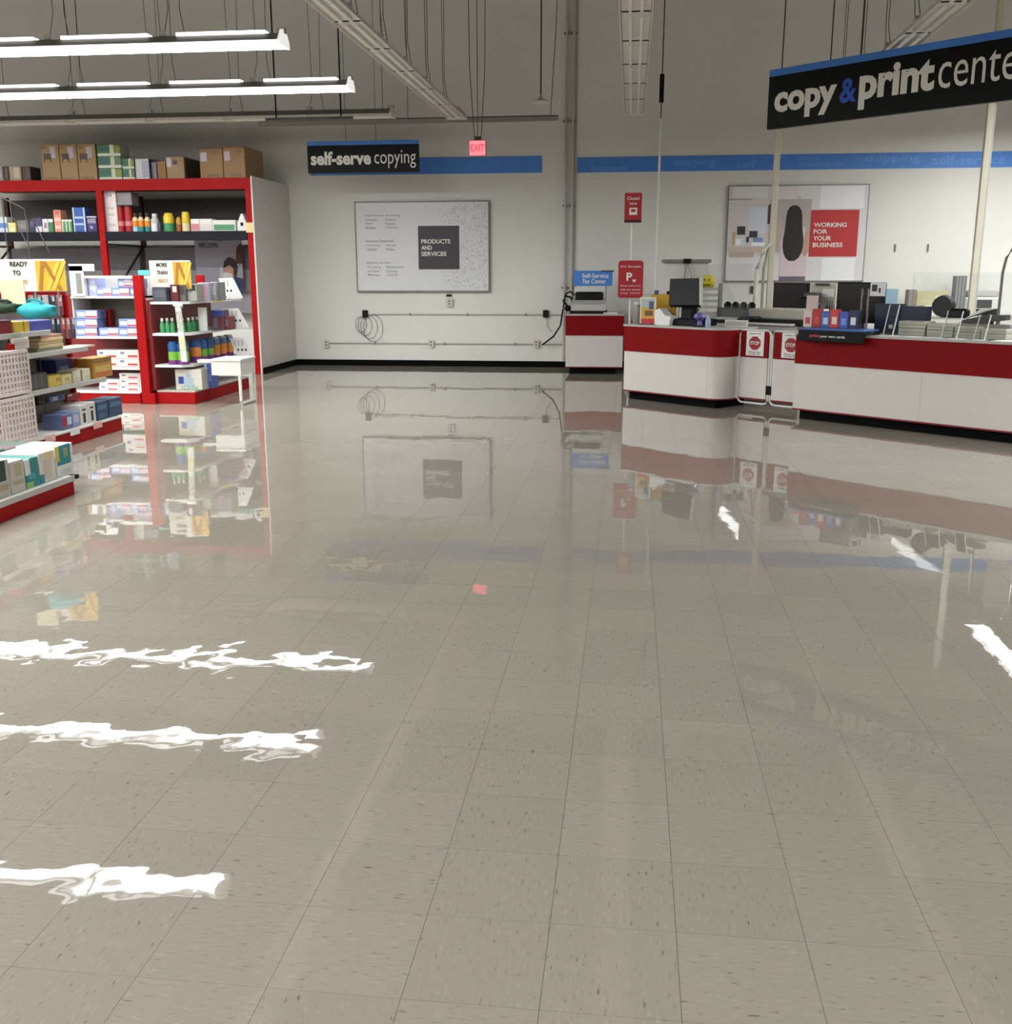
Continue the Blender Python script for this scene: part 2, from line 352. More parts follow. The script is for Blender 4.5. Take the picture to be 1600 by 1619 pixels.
for px in (435, 538):
    x = PY(px, 150, 14.6).x - a.x; MB().tube([(x, 0, .02), (x, 0, ZC-a.z)], .011, 6).build('rod', BLACK, t)
p = PY(855, 163, 14.4); t = thing('pendant_sensor', 'small white disc sensor on a thin drop pole by the pipe', 'sensor', p)
MB().lathe([(.02, 0), (.115, 0), (.12, .02), (.09, .035), (.03, .05), (.012, .1)], 20).build('disc', mat('sensor_white', (205, 203, 198), .5), t, smooth=True)
MB().tube([(0, 0, .09), (0, 0, ZC-p.z)], .011, 6).build('pole', WIRE, t)
p0, p1 = PY(742, 247, 15.45), PY(768, 221, 15.45)
t = thing('exit_sign', 'small glowing red exit sign hung on wires', 'exit sign', ((p0.x+p1.x)/2, 15.45, p0.z)); w = (p1.x-p0.x)/2; h = p1.z-p0.z
bx('housing', mat('exit_housing', (200, 150, 150), .4), t, -w, w, 0, .07, 0, h)
bx('face', mat('exit_glow_face', (255, 120, 130), .4, noise=0, emit=1.3), t, -w*.93, w*.93, -.006, 0, h*.06, h*.94)
text('lettering', 'EXIT', mat('exit_red', (235, 20, 40), .4, noise=0, emit=1.6), t, -w*.8, w*.8, h*.3, h*.72, y=-.007, bold=.01)
bx('canopy', WIRE, t, -w*.4, w*.4, .01, .06, h, h+.05)
hang(t, [[(x, .03, h+.04), (x*2.2, .03, 1.2), (x*2.6, .03, ZC-p0.z)] for x in (-.05, .05)] + [[(0, .03, h+.04), (0, .03, ZC-p0.z)]], .006)

# ------------------------------------------------------------------ back wall fittings
PIPE = mat('conduit_grey', (190, 187, 180), .45, noise=.05)
for i, (px, r, lb) in enumerate(((894, .018, 'left of the two grey pipes running up the back wall'), (905, .025, 'right of the two grey pipes running up the back wall'))):
    x = PY(px, 300, YW).x; t = thing('wall_pipe', lb, 'pipe', (x, YW-.05, 0), 0, 'pipes on the back wall')
    MB().tube([(0, 0, .1), (0, 0, ZC)], r, 10).build('pipe_run', PIPE, t, smooth=True)
    for z in (1.3, 2.6, 3.9, 5.2): MB().box(-r-.03, r+.03, -.01, .05, z, z+.03).build('pipe_clip', GREY, t)
# blue stripes
a, b = PY(490, 252, YW), PY(857, 273, YW)
o = bx('wall_stripe', STRIPE, None, a.x, b.x, YW-.012, YW, b.z, a.z); tag(o, 'blue stripe on the back wall running from behind the copying sign', 'wall stripe')
a, b = PY(908, 249, YW), PY(908, 273, YW)
o = bx('wall_stripe', STRIPE, None, a.x+.05, XR-.1, YW-.012, YW, b.z, a.z); tag(o, 'blue lettered stripe on the wall above the copy counter', 'wall stripe')
GHOST = mat('stripe_lettering', (104, 158, 230), .5, noise=0); hz = a.z-b.z
for s, x0, x1, k0, k1 in (('business', PY(935, 260, YW).x, PY(990, 260, YW).x, .1, .5), ('copying', PY(1065, 260, YW).x, PY(1130, 260, YW).x, .25, .85), ('self', PY(1165, 260, YW).x, PY(1195, 260, YW).x, .15, .6),
                          ('presentations', PY(1265, 255, YW).x, PY(1335, 255, YW).x, .1, .5), ('business', PY(1262, 255, YW).x, PY(1295, 255, YW).x, .6, .9), ('shipping', PY(1365, 255, YW).x, PY(1455, 255, YW).x, .3, .9), ('self-service', PY(1475, 250, YW).x, PY(1590, 250, YW).x, .2, .8)):
    text('lettering', s, GHOST, o, x0, x1, b.z+hz*k0, b.z+hz*k1, y=YW-.013, bold=.01, depth=.001)
# products and services board
a, b = PY(563, 321, YW), PY(773, 459.5, YW); w, h = b.x-a.x, a.z-b.z
t = thing('information_board', 'white products and services board on the back wall', 'board', (a.x, YW-.05, b.z))
bx('panel', pmat('board_print', (226, 226, 228), []), t, 0, w, 0, .04, 0, h)
fm = MB()
for q in ((-.02, w+.02, -.025, 0), (-.02, w+.02, h, h+.02), (-.02, 0, 0, h), (w, w+.02, 0, h)): fm.box(q[0], q[1], -.005, .045, q[2], q[3])
fm.build('frame', mat('board_frame', (128, 125, 120), .4), t)
sq = bx('dark_square', mat('board_dark', (58, 54, 60), .5), t, w*.472, w*.782, -.008, 0, h*.245, h*.735)
for s, x1, z0 in (('PRODUCTS', .715, .535), ('AND', .575, .465), ('SERVICES', .685, .395)): text('lettering', s, CREAM, t, w*.495, w*x1, h*z0, h*(z0+.05), y=-.009, bold=.025)
TG = mat('board_text_grey', (140, 139, 140), .5, noise=0)
for s, x0, x1, z in (('Self-Serve Printing', .07, .34, .84), ('Document', .075, .165, .795), ('Colour', .225, .31, .795), ('Flyers', .075, .13, .75), ('Posters', .225, .3, .75), ('Booklets', .075, .15, .705), ('Scanning', .225, .315, .705),
                     ('Business Essentials', .07, .285, .555), ('Stationery', .075, .185, .505), ('Stamps', .225, .3, .505), ('Labels', .075, .155, .46), ('Files', .225, .29, .46),
                     ('Shipping Services', .07, .26, .305), ('Packing', .08, .18, .255), ('Moving boxes', .225, .355, .255), ('Envelopes', .08, .17, .21), ('Courier', .225, .31, .21), ('Mailing', .08, .165, .165), ('Drop off', .225, .31, .165)):
    text('lettering', s, TG, t, w*x0, w*x1, h*z, h*(z+.028), y=-.001, bold=.01, depth=.001)
SP = mat('pattern_ink', (150, 150, 154), .5, noise=0); sm = MB()
for _ in range(1100):
    x = w*(.63+.36*random.random()**.8); z = h*random.uniform(.02, .98)
    if w*.46 < x < w*.79 and h*.23 < z < h*.75: continue
    d = random.uniform(.003, .009); sm.box(x, x+d, -.002, 0, z, z+random.uniform(.006, .02))
o = sm.build('speckle_print', SP, t); o['kind'] = 'stuff'
# conduits, outlets and cords
def outlet(lb, px, py, w=.07, h=.11):
    p = PY(px, py, YW); t = thing('wall_outlet', lb, 'outlet', (p.x, YW-.04, p.z), 0, 'outlets on the back wall')
    bx('box', LGREY, t, -w/2, w/2, 0, .04, -h/2, h/2); bx('cover', WHITE, t, -w/2-.01, w/2+.01, -.006, 0, -h/2-.01, h/2+.01)
    for z in (-.025, .025): bx('socket', DGREY, t, -.012, .012, -.009, -.005, z-.012, z+.012, 0)
outlet('left outlet box at the end of the lower wall conduit', 517, 543); outlet('middle outlet box on the lower wall conduit', 682, 543); outlet('right outlet box on the lower wall conduit beside the fax counter', 848, 543)
outlet('white outlet under the products board', 711, 478, .09, .12)
p = PY(710, 467, YW); o = bx('wall_bracket', BLACK, None, p.x-.045, p.x+.045, YW-.02, YW, p.z-.018, p.z+.018); tag(o, 'tiny black bracket just under the products board', 'bracket')
for nm, lb, x0, x1, py in (('wall_conduit', 'lower thin conduit along the back wall joining three outlets', 520, 889, 543), ('wall_conduit', 'upper thin conduit along the back wall between two black boxes', 588, 892, 497)):
    a, b = PY(x0, py, YW), PY(x1, py, YW); t = thing(nm, lb, 'conduit', (a.x, YW-.02, (a.z+b.z)/2)); MB().tube([(0, 0, 0), (b.x-a.x, 0, 0)], .012, 8).build('conduit_run', PIPE, t)
    for k in (.2, .5, .8): bx('strap', GREY, t, (b.x-a.x)*k, (b.x-a.x)*k+.03, -.014, .02, -.02, .02)
for px, lb, n in ((578, 'black wall box with a coil of thin cord hanging', 4), (863, 'black wall box beside the fax counter with a short cord', 1)):
    p = PY(px, 496, YW); t = thing('power_box', lb, 'power box', (p.x, YW-.06, p.z)); bx('case', BLACK, t, -.045, .045, 0, .06, -.06, .06, .008)
    for k in range(n):
        if n > 1:
            r = .12+.03*k; cx = -.08+.07*k; MB().tube([(cx*.3+(cx+r*.8*math.cos(q)-cx*.3)*1.0, .03, -.06-.12+r*1.1*math.sin(q)-.02*k) for q in [math.pi*2*i/22+1.6 for i in range(23)]], .004, 5).build('cord_loop', DGREY, t)
        else: MB().tube([(.02, .03, -.05), (.03, .03, -.2), (.1, .03, -.3)], .004, 5).build('cord_loop', DGREY, t)
cp = [PY(858, 545, 17.3), PY(875, 532, 17.2), PY(886, 515, 17.0), PY(890, 490, 16.7), PY(894, 465, 16.6), PY(902, 461, 16.6), PY(910, 468, 16.6)]
pts = []
for i in range(len(cp)-1):
    for k in range(5): pts.append(cp[i].lerp(cp[i+1], k/5))
t = thing('power_cable', 'thick black cable looping from the fax counter to the outlet', 'cable', pts[0]); MB().tube([p-pts[0] for p in pts], .014, 6).build('cable_run', BLACK, t, smooth=True)
# hanging self-serve sign
a, b = PY(485, 224, 16.3), PY(663, 272, 16.3); w, h = b.x-a.x, a.z-b.z
t = thing('hanging_sign', 'black self-serve copying sign hung before the blue stripe', 'sign', (a.x, 16.3, b.z), math.radians(-1))
bx('panel', SBLACK, t, 0, w, 0, .05, 0, h*.87); bx('top_band', BLUE, t, 0, w, .0, .05, h*.87, h)
text('lettering', 'self-serve', CREAM, t, w*.03, w*.575, h*.25, h*.68, bold=.035); text('lettering', 'copying', CREAM, t, w*.605, w*.975, h*.13, h*.68, bold=-.004)
hang(t, [[(x, .025, h), (x, .025, ZC-b.z)] for x in (.35*w, .62*w)], .004)
# hanging copy & print sign (parallel to the counter)
SA = Vector((1.41, 12.0, 0)); sv = Vector((3.30-1.41, 10.30-12.0, 0)).normalized(); sn = Vector((-sv.y, sv.x, 0))
def PS(px, py):
    d = _ray(px, py); o = Vector((0, 0, CAMH)); k = (SA-o).dot(sn)/d.dot(sn); q = o+d*k; return (q-SA).dot(sv), q.z
LS = 3.75; z0, z1 = 3.06, 3.66
t = thing('hanging_sign', 'long black copy and print center sign over the counter', 'sign', SA+Vector((0, 0, z0)), math.atan2(sv.y, sv.x)); h = z1-z0
bx('panel', SBLACK, t, 0, LS, 0, .06, 0, h*.885); bx('top_band', BLUE, t, 0, LS, .0, .06, h*.885, h)
def fit(s, m, pxa, pya, pxb, pyb, bold):
    # left/right ends in the photo; base line / top at the left end
    s0, _ = PS(pxa, pya); s1, _ = PS(pxb, pyb); return s0, s1
BLU2 = mat('ampersand_blue', (40, 84, 190), .5, noise=0)
for s, m, xa, xb, k0, k1, bd in (('copy', CREAM, 1227, 1325, .13, .60, .04), ('&', BLU2, 1330, 1357, .27, .66, .03), ('print', CREAM, 1360, 1478, .13, .79, .04), ('center', CREAM, 1484, 1634, .29, .74, -.004)):
    text('lettering', s, m, t, PS(xa, 120)[0], PS(xb, 120)[0], h*k0, h*k1, y=-.003, bold=bd)
hang(t, [[(PS(px, 90)[0], .03, h), (PS(px, 90)[0], .03, ZC-z0)] for px in (1311, 1358)], .007)
# wall poster
a, b = PY(1153, 295, YW), PY(1362, 443.5, YW); w, h = b.x-a.x, a.z-b.z
t = thing('wall_poster', 'office photo poster with red working for your business square', 'poster', (a.x, YW-.045, b.z))
bx('panel', mat('poster_ground', (214, 207, 205), .5, noise=.03, scale=3), t, 0, w, 0, .04, 0, h)
fm = MB()
for q in ((-.015, w+.015, -.02, 0), (-.015, w+.015, h, h+.012), (-.015, 0, 0, h), (w, w+.012, 0, h)): fm.box(q[0], q[1], -.004, .042, q[2], q[3])
fm.build('frame', mat('poster_frame', (120, 116, 112), .4), t)
INKN = [0]
def ink(c, *q):
    c = tuple(min(248, int(v*1.1)) for v in c); m = mat('ink_%02x%02x%02x' % c, c, .55, noise=.02)
    for r in q:
        INKN[0] += 1; MB().box(w*r[0], w*r[1], -.0012-.00012*INKN[0], 0, h*r[2], h*r[3]).build('print', m, t)
def blob(c, pts, d=.003): d += .003; MB().prism([(w*x, h*y) for x, y in pts], -d, 0, 'y').build('print', mat('ink_%02x%02x%02x' % c, c, .55, noise=.02), t)
ink((206, 202, 204), (.0, .52, .0, .27), (.5, 1, .0, 1), (.03, .28, .88, .99)); ink((150, 144, 142), (0, .17, .855, .87), (.36, .52, .87, .885))
ink((222, 222, 228), (.7, .94, .0, .24), (.66, .97, .76, .99)); ink((190, 170, 160), (0, .36, .31, .36)); ink((170, 158, 150), (.02, .2, .25, .31)); ink((198, 200, 210), (.15, .28, .5, .78), (.1, .13, .38, .6))
ink((52, 52, 56), (.07, .13, .49, .58), (.16, .22, .46, .53), (.14, .16, .41, .47)); ink((120, 138, 170), (.19, .26, .4, .46)); ink((178, 150, 110), (.04, .06, .38, .52)); ink((230, 228, 230), (.06, .1, .38, .45), (.18, .28, .37, .41))
ink((170, 160, 157), (.3, .6, .3, .86)); ink((204, 198, 200), (.3, .5, .86, .99))
blob((72, 56, 56), [(.29, .6), (.29, .8), (.32, .83), (.34, .78), (.35, .66), (.34, .62)]); blob((196, 176, 172), [(.35, .45), (.36, .62), (.40, .66), (.41, .36), (.38, .3)])
blob((222, 204, 210), [(.395, .03), (.39, .4), (.42, .6), (.5, .62), (.565, .56), (.59, .4), (.585, .03)], .004); blob((110, 104, 122), [(.395, 0), (.395, .045), (.585, .045), (.585, 0)], .005)
blob((200, 160, 140), [(.545, .3), (.57, .54), (.59, .5), (.59, .3), (.575, .25)], .005)
HW = [(.795, .012), (.78, .032), (.74, .05), (.68, .057), (.6, .06), (.52, .066), (.44, .074), (.36, .074), (.29, .064), (.24, .046), (.21, .02)]
blob((38, 30, 30), [(.478-w_*.95, z_) for z_, w_ in HW] + [(.478+w_*1.05, z_) for z_, w_ in HW[::-1]], .006)
rs = bx('red_square', mat('poster_red', (190, 44, 46), .5, noise=.02), t, w*.6, w*.945, -.008, 0, h*.255, h*.745)
for s, x1, zz in (('WORKING', .86, .565), ('FOR', .725, .495), ('YOUR', .755, .425), ('BUSINESS', .84, .355)): text('lettering', s, CREAM, t, w*.625, w*x1, h*zz, h*(zz+.048), y=-.009, bold=.025)
# small marks left on the wall beside the poster
for i, px in enumerate((1415, 1467)):
    p = PY(px, 392, YW); o = bx('wall_hook', GREY, None, p.x-.012, p.x+.012, YW-.02, YW, p.z-.06, p.z+.06); tag(o, ['left of two small hooks right of the poster', 'right of two small hooks right of the poster'][i], 'hook', 'hooks right of the poster')
p = PY(1190, 458, YW); o = bx('wall_bracket', DGREY, None, p.x-.04, p.x+.04, YW-.03, YW, p.z-.06, p.z+.06); tag(o, 'small dark box on the wall below the office poster', 'wall box')

# ------------------------------------------------------------------ service counters
TOPM = mat('counter_top', (176, 174, 170), .35, noise=.05); TRIM = mat('counter_trim', (120, 20, 26), .4, noise=.05)
def footprint(x0, x1, y0, y1, r=0, seg=8):
    if not r: return [(x0, y0), (x1, y0), (x1, y1), (x0, y1)]
    return [(x0, y0)] + [(x1-r+r*math.sin(a), y0+r-r*math.cos(a)) for a in [math.pi/2*i/seg for i in range(seg+1)]] + [(x1, y1), (x0, y1)]
def counter(label, loc, rz, x0, x1, y1, zr=.6, zt=.905, r=0, seams=()):
    t = thing('service_counter', label, 'counter', loc, rz, 'red and white service counters')
    MB().prism(footprint(x0, x1, -.08, y1, r), .115, zr).build('white_panel', WHITE, t)
    MB().prism(footprint(x0-.004, x1+.006, -.09, y1, r), zr, zt).build('red_band', RED, t)
    MB().prism(footprint(x0-.004, x1+.006, -.092, y1, r), .1, .115).build('bottom_trim', TRIM, t)
    MB().prism(footprint(x0-.01, x1+.01, -.1, y1+.01, r), zt, zt+.025).build('counter_top', TOPM, t)
    MB().prism(footprint(x0+.06, x1-.1, -.03, y1-.05), 0, .101).build('kick_board', KICK, t)
    for s in seams: MB().box(s-.002, s+.002, -.0815, -.079, .115, zr).build('seam', LGREY, t)
    return t
counter('small red and white counter under the fax machine', (-1.0, 16.33, 0), 0, 0, .89, 1.0)
counter('red and white counter with a rounded end beside the swing gate', K0, KA, 0, 1.5, .58, r=.2, seams=(1.3,))
counter('long red and white counter at the right edge', K0, KA, 2.47, 6.6, .6, seams=(3.9, 5.2))
ZT = .93
# swing gate
for i, (s0, s1) in enumerate(((1.53, 1.945), (1.975, 2.42))):
    t = thing('swing_gate', ['left red and white swing gate leaf with stop placard', 'right red and white swing gate leaf partly behind the long counter'][i], 'gate', W(s0, .2), KA, 'swing gate leaves'); w = s1-s0
    bx('white_panel', WHITE, t, .02, w-.02, 0, .03, .13, .6); bx('red_panel', RED, t, .02, w-.02, 0, .03, .6, .9); bx('bottom_trim', TRIM, t, .02, w-.02, -.004, .03, .115, .135)
    c = .06; z0, z1 = .075, .91
    path = [(c, z0), (w-c, z0)] + [(w-c+c*math.sin(a), z0+c-c*math.cos(a)) for a in (.4, .8, 1.2, 1.57)] + [(w, z1-c)] + [(w-c+c*math.cos(a), z1-c+c*math.sin(a)) for a in (.4, .8, 1.2, 1.57)] + [(c, z1)] + [(c-c*math.sin(a), z1-c+c*math.cos(a)) for a in (.4, .8, 1.2, 1.57)] + [(0, z0+c)] + [(c-c*math.cos(a), z0+c-c*math.sin(a)) for a in (.4, .8, 1.2, 1.57)]
    MB().tube([(x, .015, z) for x, z in path], .012, 6).build('edge_frame', WMETAL, t, smooth=True)
    for z in (.24,): bx('hinge', BLACK, t, w-.02 if i == 0 else -.01, w+.01 if i == 0 else .02, -.01, .04, z-.05, z+.05)
    a = .1 if i == 0 else .13
    pl = bx('placard', PAPER, t, a, a+.24, -.008, -.001, .62, .9)
    MB().prism([(a+.12+.082*math.cos(k), .765+.082*math.sin(k)) for k in [math.pi/8+math.pi/4*j for j in range(8)]], -.011, -.008, 'y').build('stop_mark', mat('stop_red', (150, 20, 30), .5), pl)
    text('lettering', 'STOP', CREAM, pl, a+.06, a+.18, .745, .787, y=-.0115, bold=.02)
    for s, z in (('Employees Only', .862), ('Please wait', .655), ('for service', .632)): text('lettering', s, DGREY, pl, a+.04, a+.2, z, z+.018, y=-.0085, bold=.01, depth=.001)

# --- on the small fax counter
t = thing('fax_machine', 'silver and black fax machine on the small counter', 'fax machine', (-.66, 16.62, ZT))
MB().prism([(-.24, 0), (-.24, .14), (-.06, .2), (.2, .22), (.2, 0)], -.27, .27, 'x').build('body', LGREY, t)
bx('base', BLACK, t, -.29, .29, -.27, .22, 0, .045); bx('paper_slot', BLACK, t, -.22, .22, -.02, .12, .2, .33, .02); bx('document_tray', WMETAL, t, -.24, .24, .12, .15, .2, .41)
bx('handset', BLACK, t, -.38, -.28, -.16, .12, .03, .12, .03); MB().tube([(-.33, -.1, .1), (-.4, -.16, .2), (-.36, -.12, .27), (-.28, .0, .24), (-.26, .1, .1)], .017, 6).build('handset_cord', BLACK, t, smooth=True)
a, b = PY(907, 428, 16.75), PY(968, 452, 16.75)
t = thing('counter_sign', 'blue self-service fax center sign above the fax machine', 'sign', (a.x, 16.75, b.z)); w, h = b.x-a.x, a.z-b.z
bx('panel', BLUE, t, 0, w, 0, .02, 0, h); text('lettering', 'Self-Service', CREAM, t, w*.22, w*.9, h*.52, h*.82, bold=.02); text('lettering', 'Fax Center', CREAM, t, w*.24, w*.84, h*.15, h*.46, bold=.02)
bx('clip', DGREY, t, w*.7, w*1.04, -.01, .03, h*.93, h*1.02)
for x in (w*.2, w*.84): MB().tube([(x, .04, h*.5), (x, .04, ZT-b.z)], .008, 6).build('support_rod', CHROME, t)
o = bx('paper_stack', PAPER, None, -.42, -.2, 16.32, 16.6, ZT, ZT+.02); tag(o, 'thin pile of paper in front of the fax machine', 'paper')

# --- red stand sign
X0 = PY(997, 440, 13.75).x; t = thing('sign_stand', 'red printing sign on a white floor stand behind the counter', 'sign stand', (X0, 13.75, 0))
MB().lathe([(0.0, 0), (.045, 0), (.045, .015), (.03, .03), (.015, .06)], 20).build('base', GREY, t, smooth=True); MB().tube([(0, .02, .03), (0, .02, 2.2)], .013, 8).build('pole', WMETAL, t)
def board(parent, pxa, pya, pxb, pyb, Yp, m, nm, r=.04):
    a, b = PY(pxa, pya, Yp), PY(pxb, pyb, Yp); x0, x1, z0, z1 = a.x-X0, b.x-X0, b.z, a.z
    pts = []
    for cx, cz, st in ((x1-r, z1-r, 0), (x0+r, z1-r, 90), (x0+r, z0+r, 180), (x1-r, z0+r, 270)):
        pts += [(cx+r*math.cos(math.radians(st+k)), cz+r*math.sin(math.radians(st+k))) for k in (0, 30, 60, 90)]
    return MB().prism(pts, -.012, .008, 'y').build(nm, m, parent), x0, x1, z0, z1
PR = mat('stand_red', (168, 30, 40), .45, noise=.03)
o, x0, x1, z0, z1 = board(t, 978, 412, 1016, 471, 13.75, PR, 'lower_panel'); w, h = x1-x0, z1-z0
text('lettering', 'P', CREAM, o, x0+w*.33, x0+w*.56, z0+h*.46, z0+h*.68, y=-.013, bold=.03); text('lettering', 'w', CREAM, o, x0+w*.56, x0+w*.72, z0+h*.42, z0+h*.5, y=-.013, bold=.03)
for s, k, q in (("It's Simple", .8, .07), ('Shop and print', .3, .05), ('with our service', .2, .05), ('any time', .1, .05)): text('lettering', s, CREAM, o, x0+w*.1, x0+w*.9, z0+h*k, z0+h*(k+q), y=-.013, bold=.005, depth=.001)
o, x0, x1, z0, z1 = board(t, 988, 305, 1014, 352, 13.75, PR, 'upper_panel', .012); w, h = x1-x0, z1-z0
bx('bottom_band', mat('stand_dark', (60, 16, 18), .5), o, x0, x1, -.014, .009, z0, z0+h*.1)
text('lettering', 'Closed', CREAM, o, x0+w*.15, x0+w*.85, z0+h*.76, z0+h*.88, y=-.013, bold=.01); text('lettering', 'here', CREAM, o, x0+w*.3, x0+w*.7, z0+h*.6, z0+h*.7, y=-.013, bold=.01)
MB().box(x0+w*.28, x0+w*.74, -.015, -.012, z0+h*.26, z0+h*.5).build('symbol', CREAM, o); MB().box(x0+w*.38, x0+w*.64, -.0165, -.015, z0+h*.36, z0+h*.45).build('symbol_window', PR, o)

# --- thin white pole with cable
def pole(lb, px, py, Yp, r, zt, square=False):
    p = PY(px, py, Yp); t = thing('power_pole', lb, 'pole', (p.x, Yp, 0))
    m = mat('pole_cream', (214, 208, 188), .45, noise=.03)
    if square: MB().box(-r, r, -r, r, 0, zt, .004).build('channel', m, t)
    else: MB().tube([(0, 0, 0), (0, 0, zt)], r, 8).build('channel', WMETAL, t)
    bx('foot_plate', GREY, t, -.09, .09, -.09, .09, 0, .012); MB().tube([(0, 0, zt-.02), (.01, 0, ZC)], .009, 6).build('feed_cable', WIRE, t); return t
t = pole('thin white pole rising behind the register counter', 1037, 440, 14.6, .016, 3.55); bx('cable_tie', BLACK, t, -.03, .03, -.03, .03, 3.75, 4.1)
t = pole('cream square power pole standing left of the dark monitor', 1216, 470, 14.75, .038, 3.9, True)
MB().tube([(-.02, -.05, 1.95), (-.12, -.07, 1.85), (-.19, -.08, 1.6), (-.2, -.08, 1.2), (-.2, -.08, .8)], .03, 8).build('cable_bundle', mat('bundle_cream', (216, 214, 196), .5), t, smooth=True)
MB().tube([(-.04, -.05, 1.9), (-.1, -.06, 1.6), (-.1, -.06, .8)], .02, 8).build('cable_bundle', mat('bundle_green', (158, 160, 134), .5), t, smooth=True)
t = pole('pale square power pole near the right edge of the copy centre', 1534, 490, 12.9, .032, 5.6, True); bx('side_channel', LGREY, t, .033, .06, -.02, .02, 0, 3.4)

# --- on counter beside the gate
def on_c(name, lb, cat, s, t_, z=ZT, group=None, dr=0): return thing(name, lb, cat, W(s, t_, z), KA+dr, group)
t = on_c('photo_stand', 'small acrylic stand with a yellow photo card on the counter', 'display stand', .3, .0, dr=.5)
bx('card', pmat('photo_card', (226, 214, 190), [(.08, .92, .0, .2, (200, 60, 60)), (.08, .92, .2, .62, (206, 164, 70)), (.3, .8, .3, .5, (120, 84, 40)), (.08, .92, .62, .94, (170, 186, 190)), (.55, .85, .55, .85, (80, 84, 120))]), t, -.1, .1, 0, .012, .01, .33)
bx('foot', ACRYL, t, -.1, .1, -.02, .1, 0, .008)
t = on_c('card_box', 'yellow cardboard display box behind the photo card', 'box', .3, .3, dr=.6); bx('body', mat('yellow_card', (206, 160, 40), .6, noise=.08), t, -.15, .15, -.12, .12, 0, .36); bx('dark_plug', BLACK, t, .03, .1, -.05, .02, .36, .4, .01); bx('blue_tag', mat('tag_blue', (70, 80, 150), .5), t, -.12, -.07, -.05, .0, .36, .41)
t = on_c('plastic_jar', 'clear plastic jar of small goods at the counter corner', 'jar', .1, .06)
MB().lathe([(.07, 0), (.075, .01), (.075, .2), (.06, .24)], 16).build('jar_body', mat('frosted_clear', (190, 190, 186), .2, trans=.6), t, smooth=True); MB().lathe([(.063, .24), (.063, .27), (.0, .275)], 16).build('lid', LGREY, t, smooth=True); MB().lathe([(.06, .012), (.06, .1), (0, .12)], 12).build('contents', mat('jar_red', (150, 50, 60), .5, noise=.4, scale=30), t)
t = on_c('register_screen', 'black point of sale screen seen from behind', 'register', .72, .22, dr=-.05)
MB().add([(-.2, -.1, .24), (.28, -.1, .25), (.28, -.06, .22), (-.2, -.06, .21), (-.3, .02, .55), (.16, .02, .56), (.16, .06, .56), (-.3, .06, .55)], [(3, 2, 1, 0), (4, 5, 6, 7), (0, 1, 5, 4), (1, 2, 6, 5), (2, 3, 7, 6), (3, 0, 4, 7)]).build('screen', BLACK, t); bx('neck', BLACK, t, -.09, .09, .0, .1, .05, .3, .01); bx('base', BLACK, t, -.3, .28, -.12, .25, 0, .08, .012); MB().add([(.285, -.1, .25), (.305, -.1, .25), (.305, -.06, .22), (.285, -.06, .22), (.165, .02, .56), (.185, .02, .56), (.185, .06, .56), (.165, .06, .56)], [(3, 2, 1, 0), (4, 5, 6, 7), (0, 1, 5, 4), (1, 2, 6, 5), (2, 3, 7, 6), (3, 0, 4, 7)]).build('screen_edge', LGREY, t)
t = on_c('receipt_paper', 'crumpled white paper beside the register screen', 'paper', .47, .1); MB().prism([(-.1, 0), (-.13, .16), (-.02, .2), (.06, .12), (.16, .1), (.13, 0)], -.06, .08, 'y').build('sheet', PAPER, t)
t = on_c('barcode_scanner', 'purple and black barcode scanner beside the register screen', 'scanner', 1.08, .02); MB().lathe([(.045, 0), (.03, .02), (.025, .07), (.05, .09), (.075, .11), (.06, .15), (0, .165)], 14).build('head', mat('purple_plastic', (96, 88, 160), .35), t, smooth=True); bx('stand', BLACK, t, -.06, .06, -.05, .07, 0, .02)
t = on_c('small_bottle', 'small blue-white bottle on the counter beside the scanner', 'bottle', 1.22, .0); MB().lathe([(.03, 0), (.032, .08), (.015, .11), (.015, .14), (0, .142)], 12).build('bottle_body', mat('bluewhite', (150, 160, 200), .3), t, smooth=True)
t = on_c('price_cards', 'white card strip standing at the counter end', 'cards', 1.36, .32); bx('strip', pmat('strip_cards', (206, 200, 190), [(.05, .95, .2, .8, (120, 112, 104), 't')]), t, -.14, .18, 0, .02, 0, .08)

# --- paper tray tower, photo screen and back worktop
t = thing('work_counter', 'white work counter along the back wall behind the service desk', 'counter', (.25, 16.72, 0)); bx('top', TOPM, t, 0, 8.6, -.02, .66, .87, .9); 
for i in range(8): 
    d = bx('cabinet', WHITE, t, .02+i*1.07, 1.07+i*1.07, 0, .64, .1, .87); bx('door_handle', CHROME, d, .5+i*1.07, .6+i*1.07, -.03, 0, .78, .8)
bx('kick_board', KICK, t, .02, 8.55, .06, .64, 0, .1)
p = PY(1086, 410, 15.9); t = thing('photo_screen', 'white pull-up photo backdrop on a tripod', 'backdrop', (p.x, 15.9, 0))
bx('top_bar', GREY, t, -.37, .36, -.02, .02, p.z-.05, p.z, .008); bx('bar_grip', BLACK, t, -.05, .06, -.03, .03, p.z-.06, p.z+.01); bx('screen_sheet', mat('screen_sheet', (214, 212, 205), .6, noise=.02), t, -.33, .33, .03, .04, .75, p.z-.05)
MB().tube([(0, -.015, p.z-.04), (-.1, -.06, .95), (-.1, -.06, .5)], .013, 6).build('leg', GREY, t); MB().tube([(.02, -.015, p.z-.06), (.2, -.06, .95), (.35, -.1, 0)], .011, 6).build('leg', GREY, t); MB().tube([(-.1, -.06, .55), (-.35, -.1, 0)], .011, 6).build('leg', GREY, t); MB().tube([(-.1, -.06, .6), (0, .35, 0)], .011, 6).build('leg', GREY, t)
t = thing('desk', 'grey work desk behind the register counter', 'desk', W(-.35, 1.62), KA); bx('desk_top', TOPM, t, 0, 4.9, 0, .75, .86, .89)
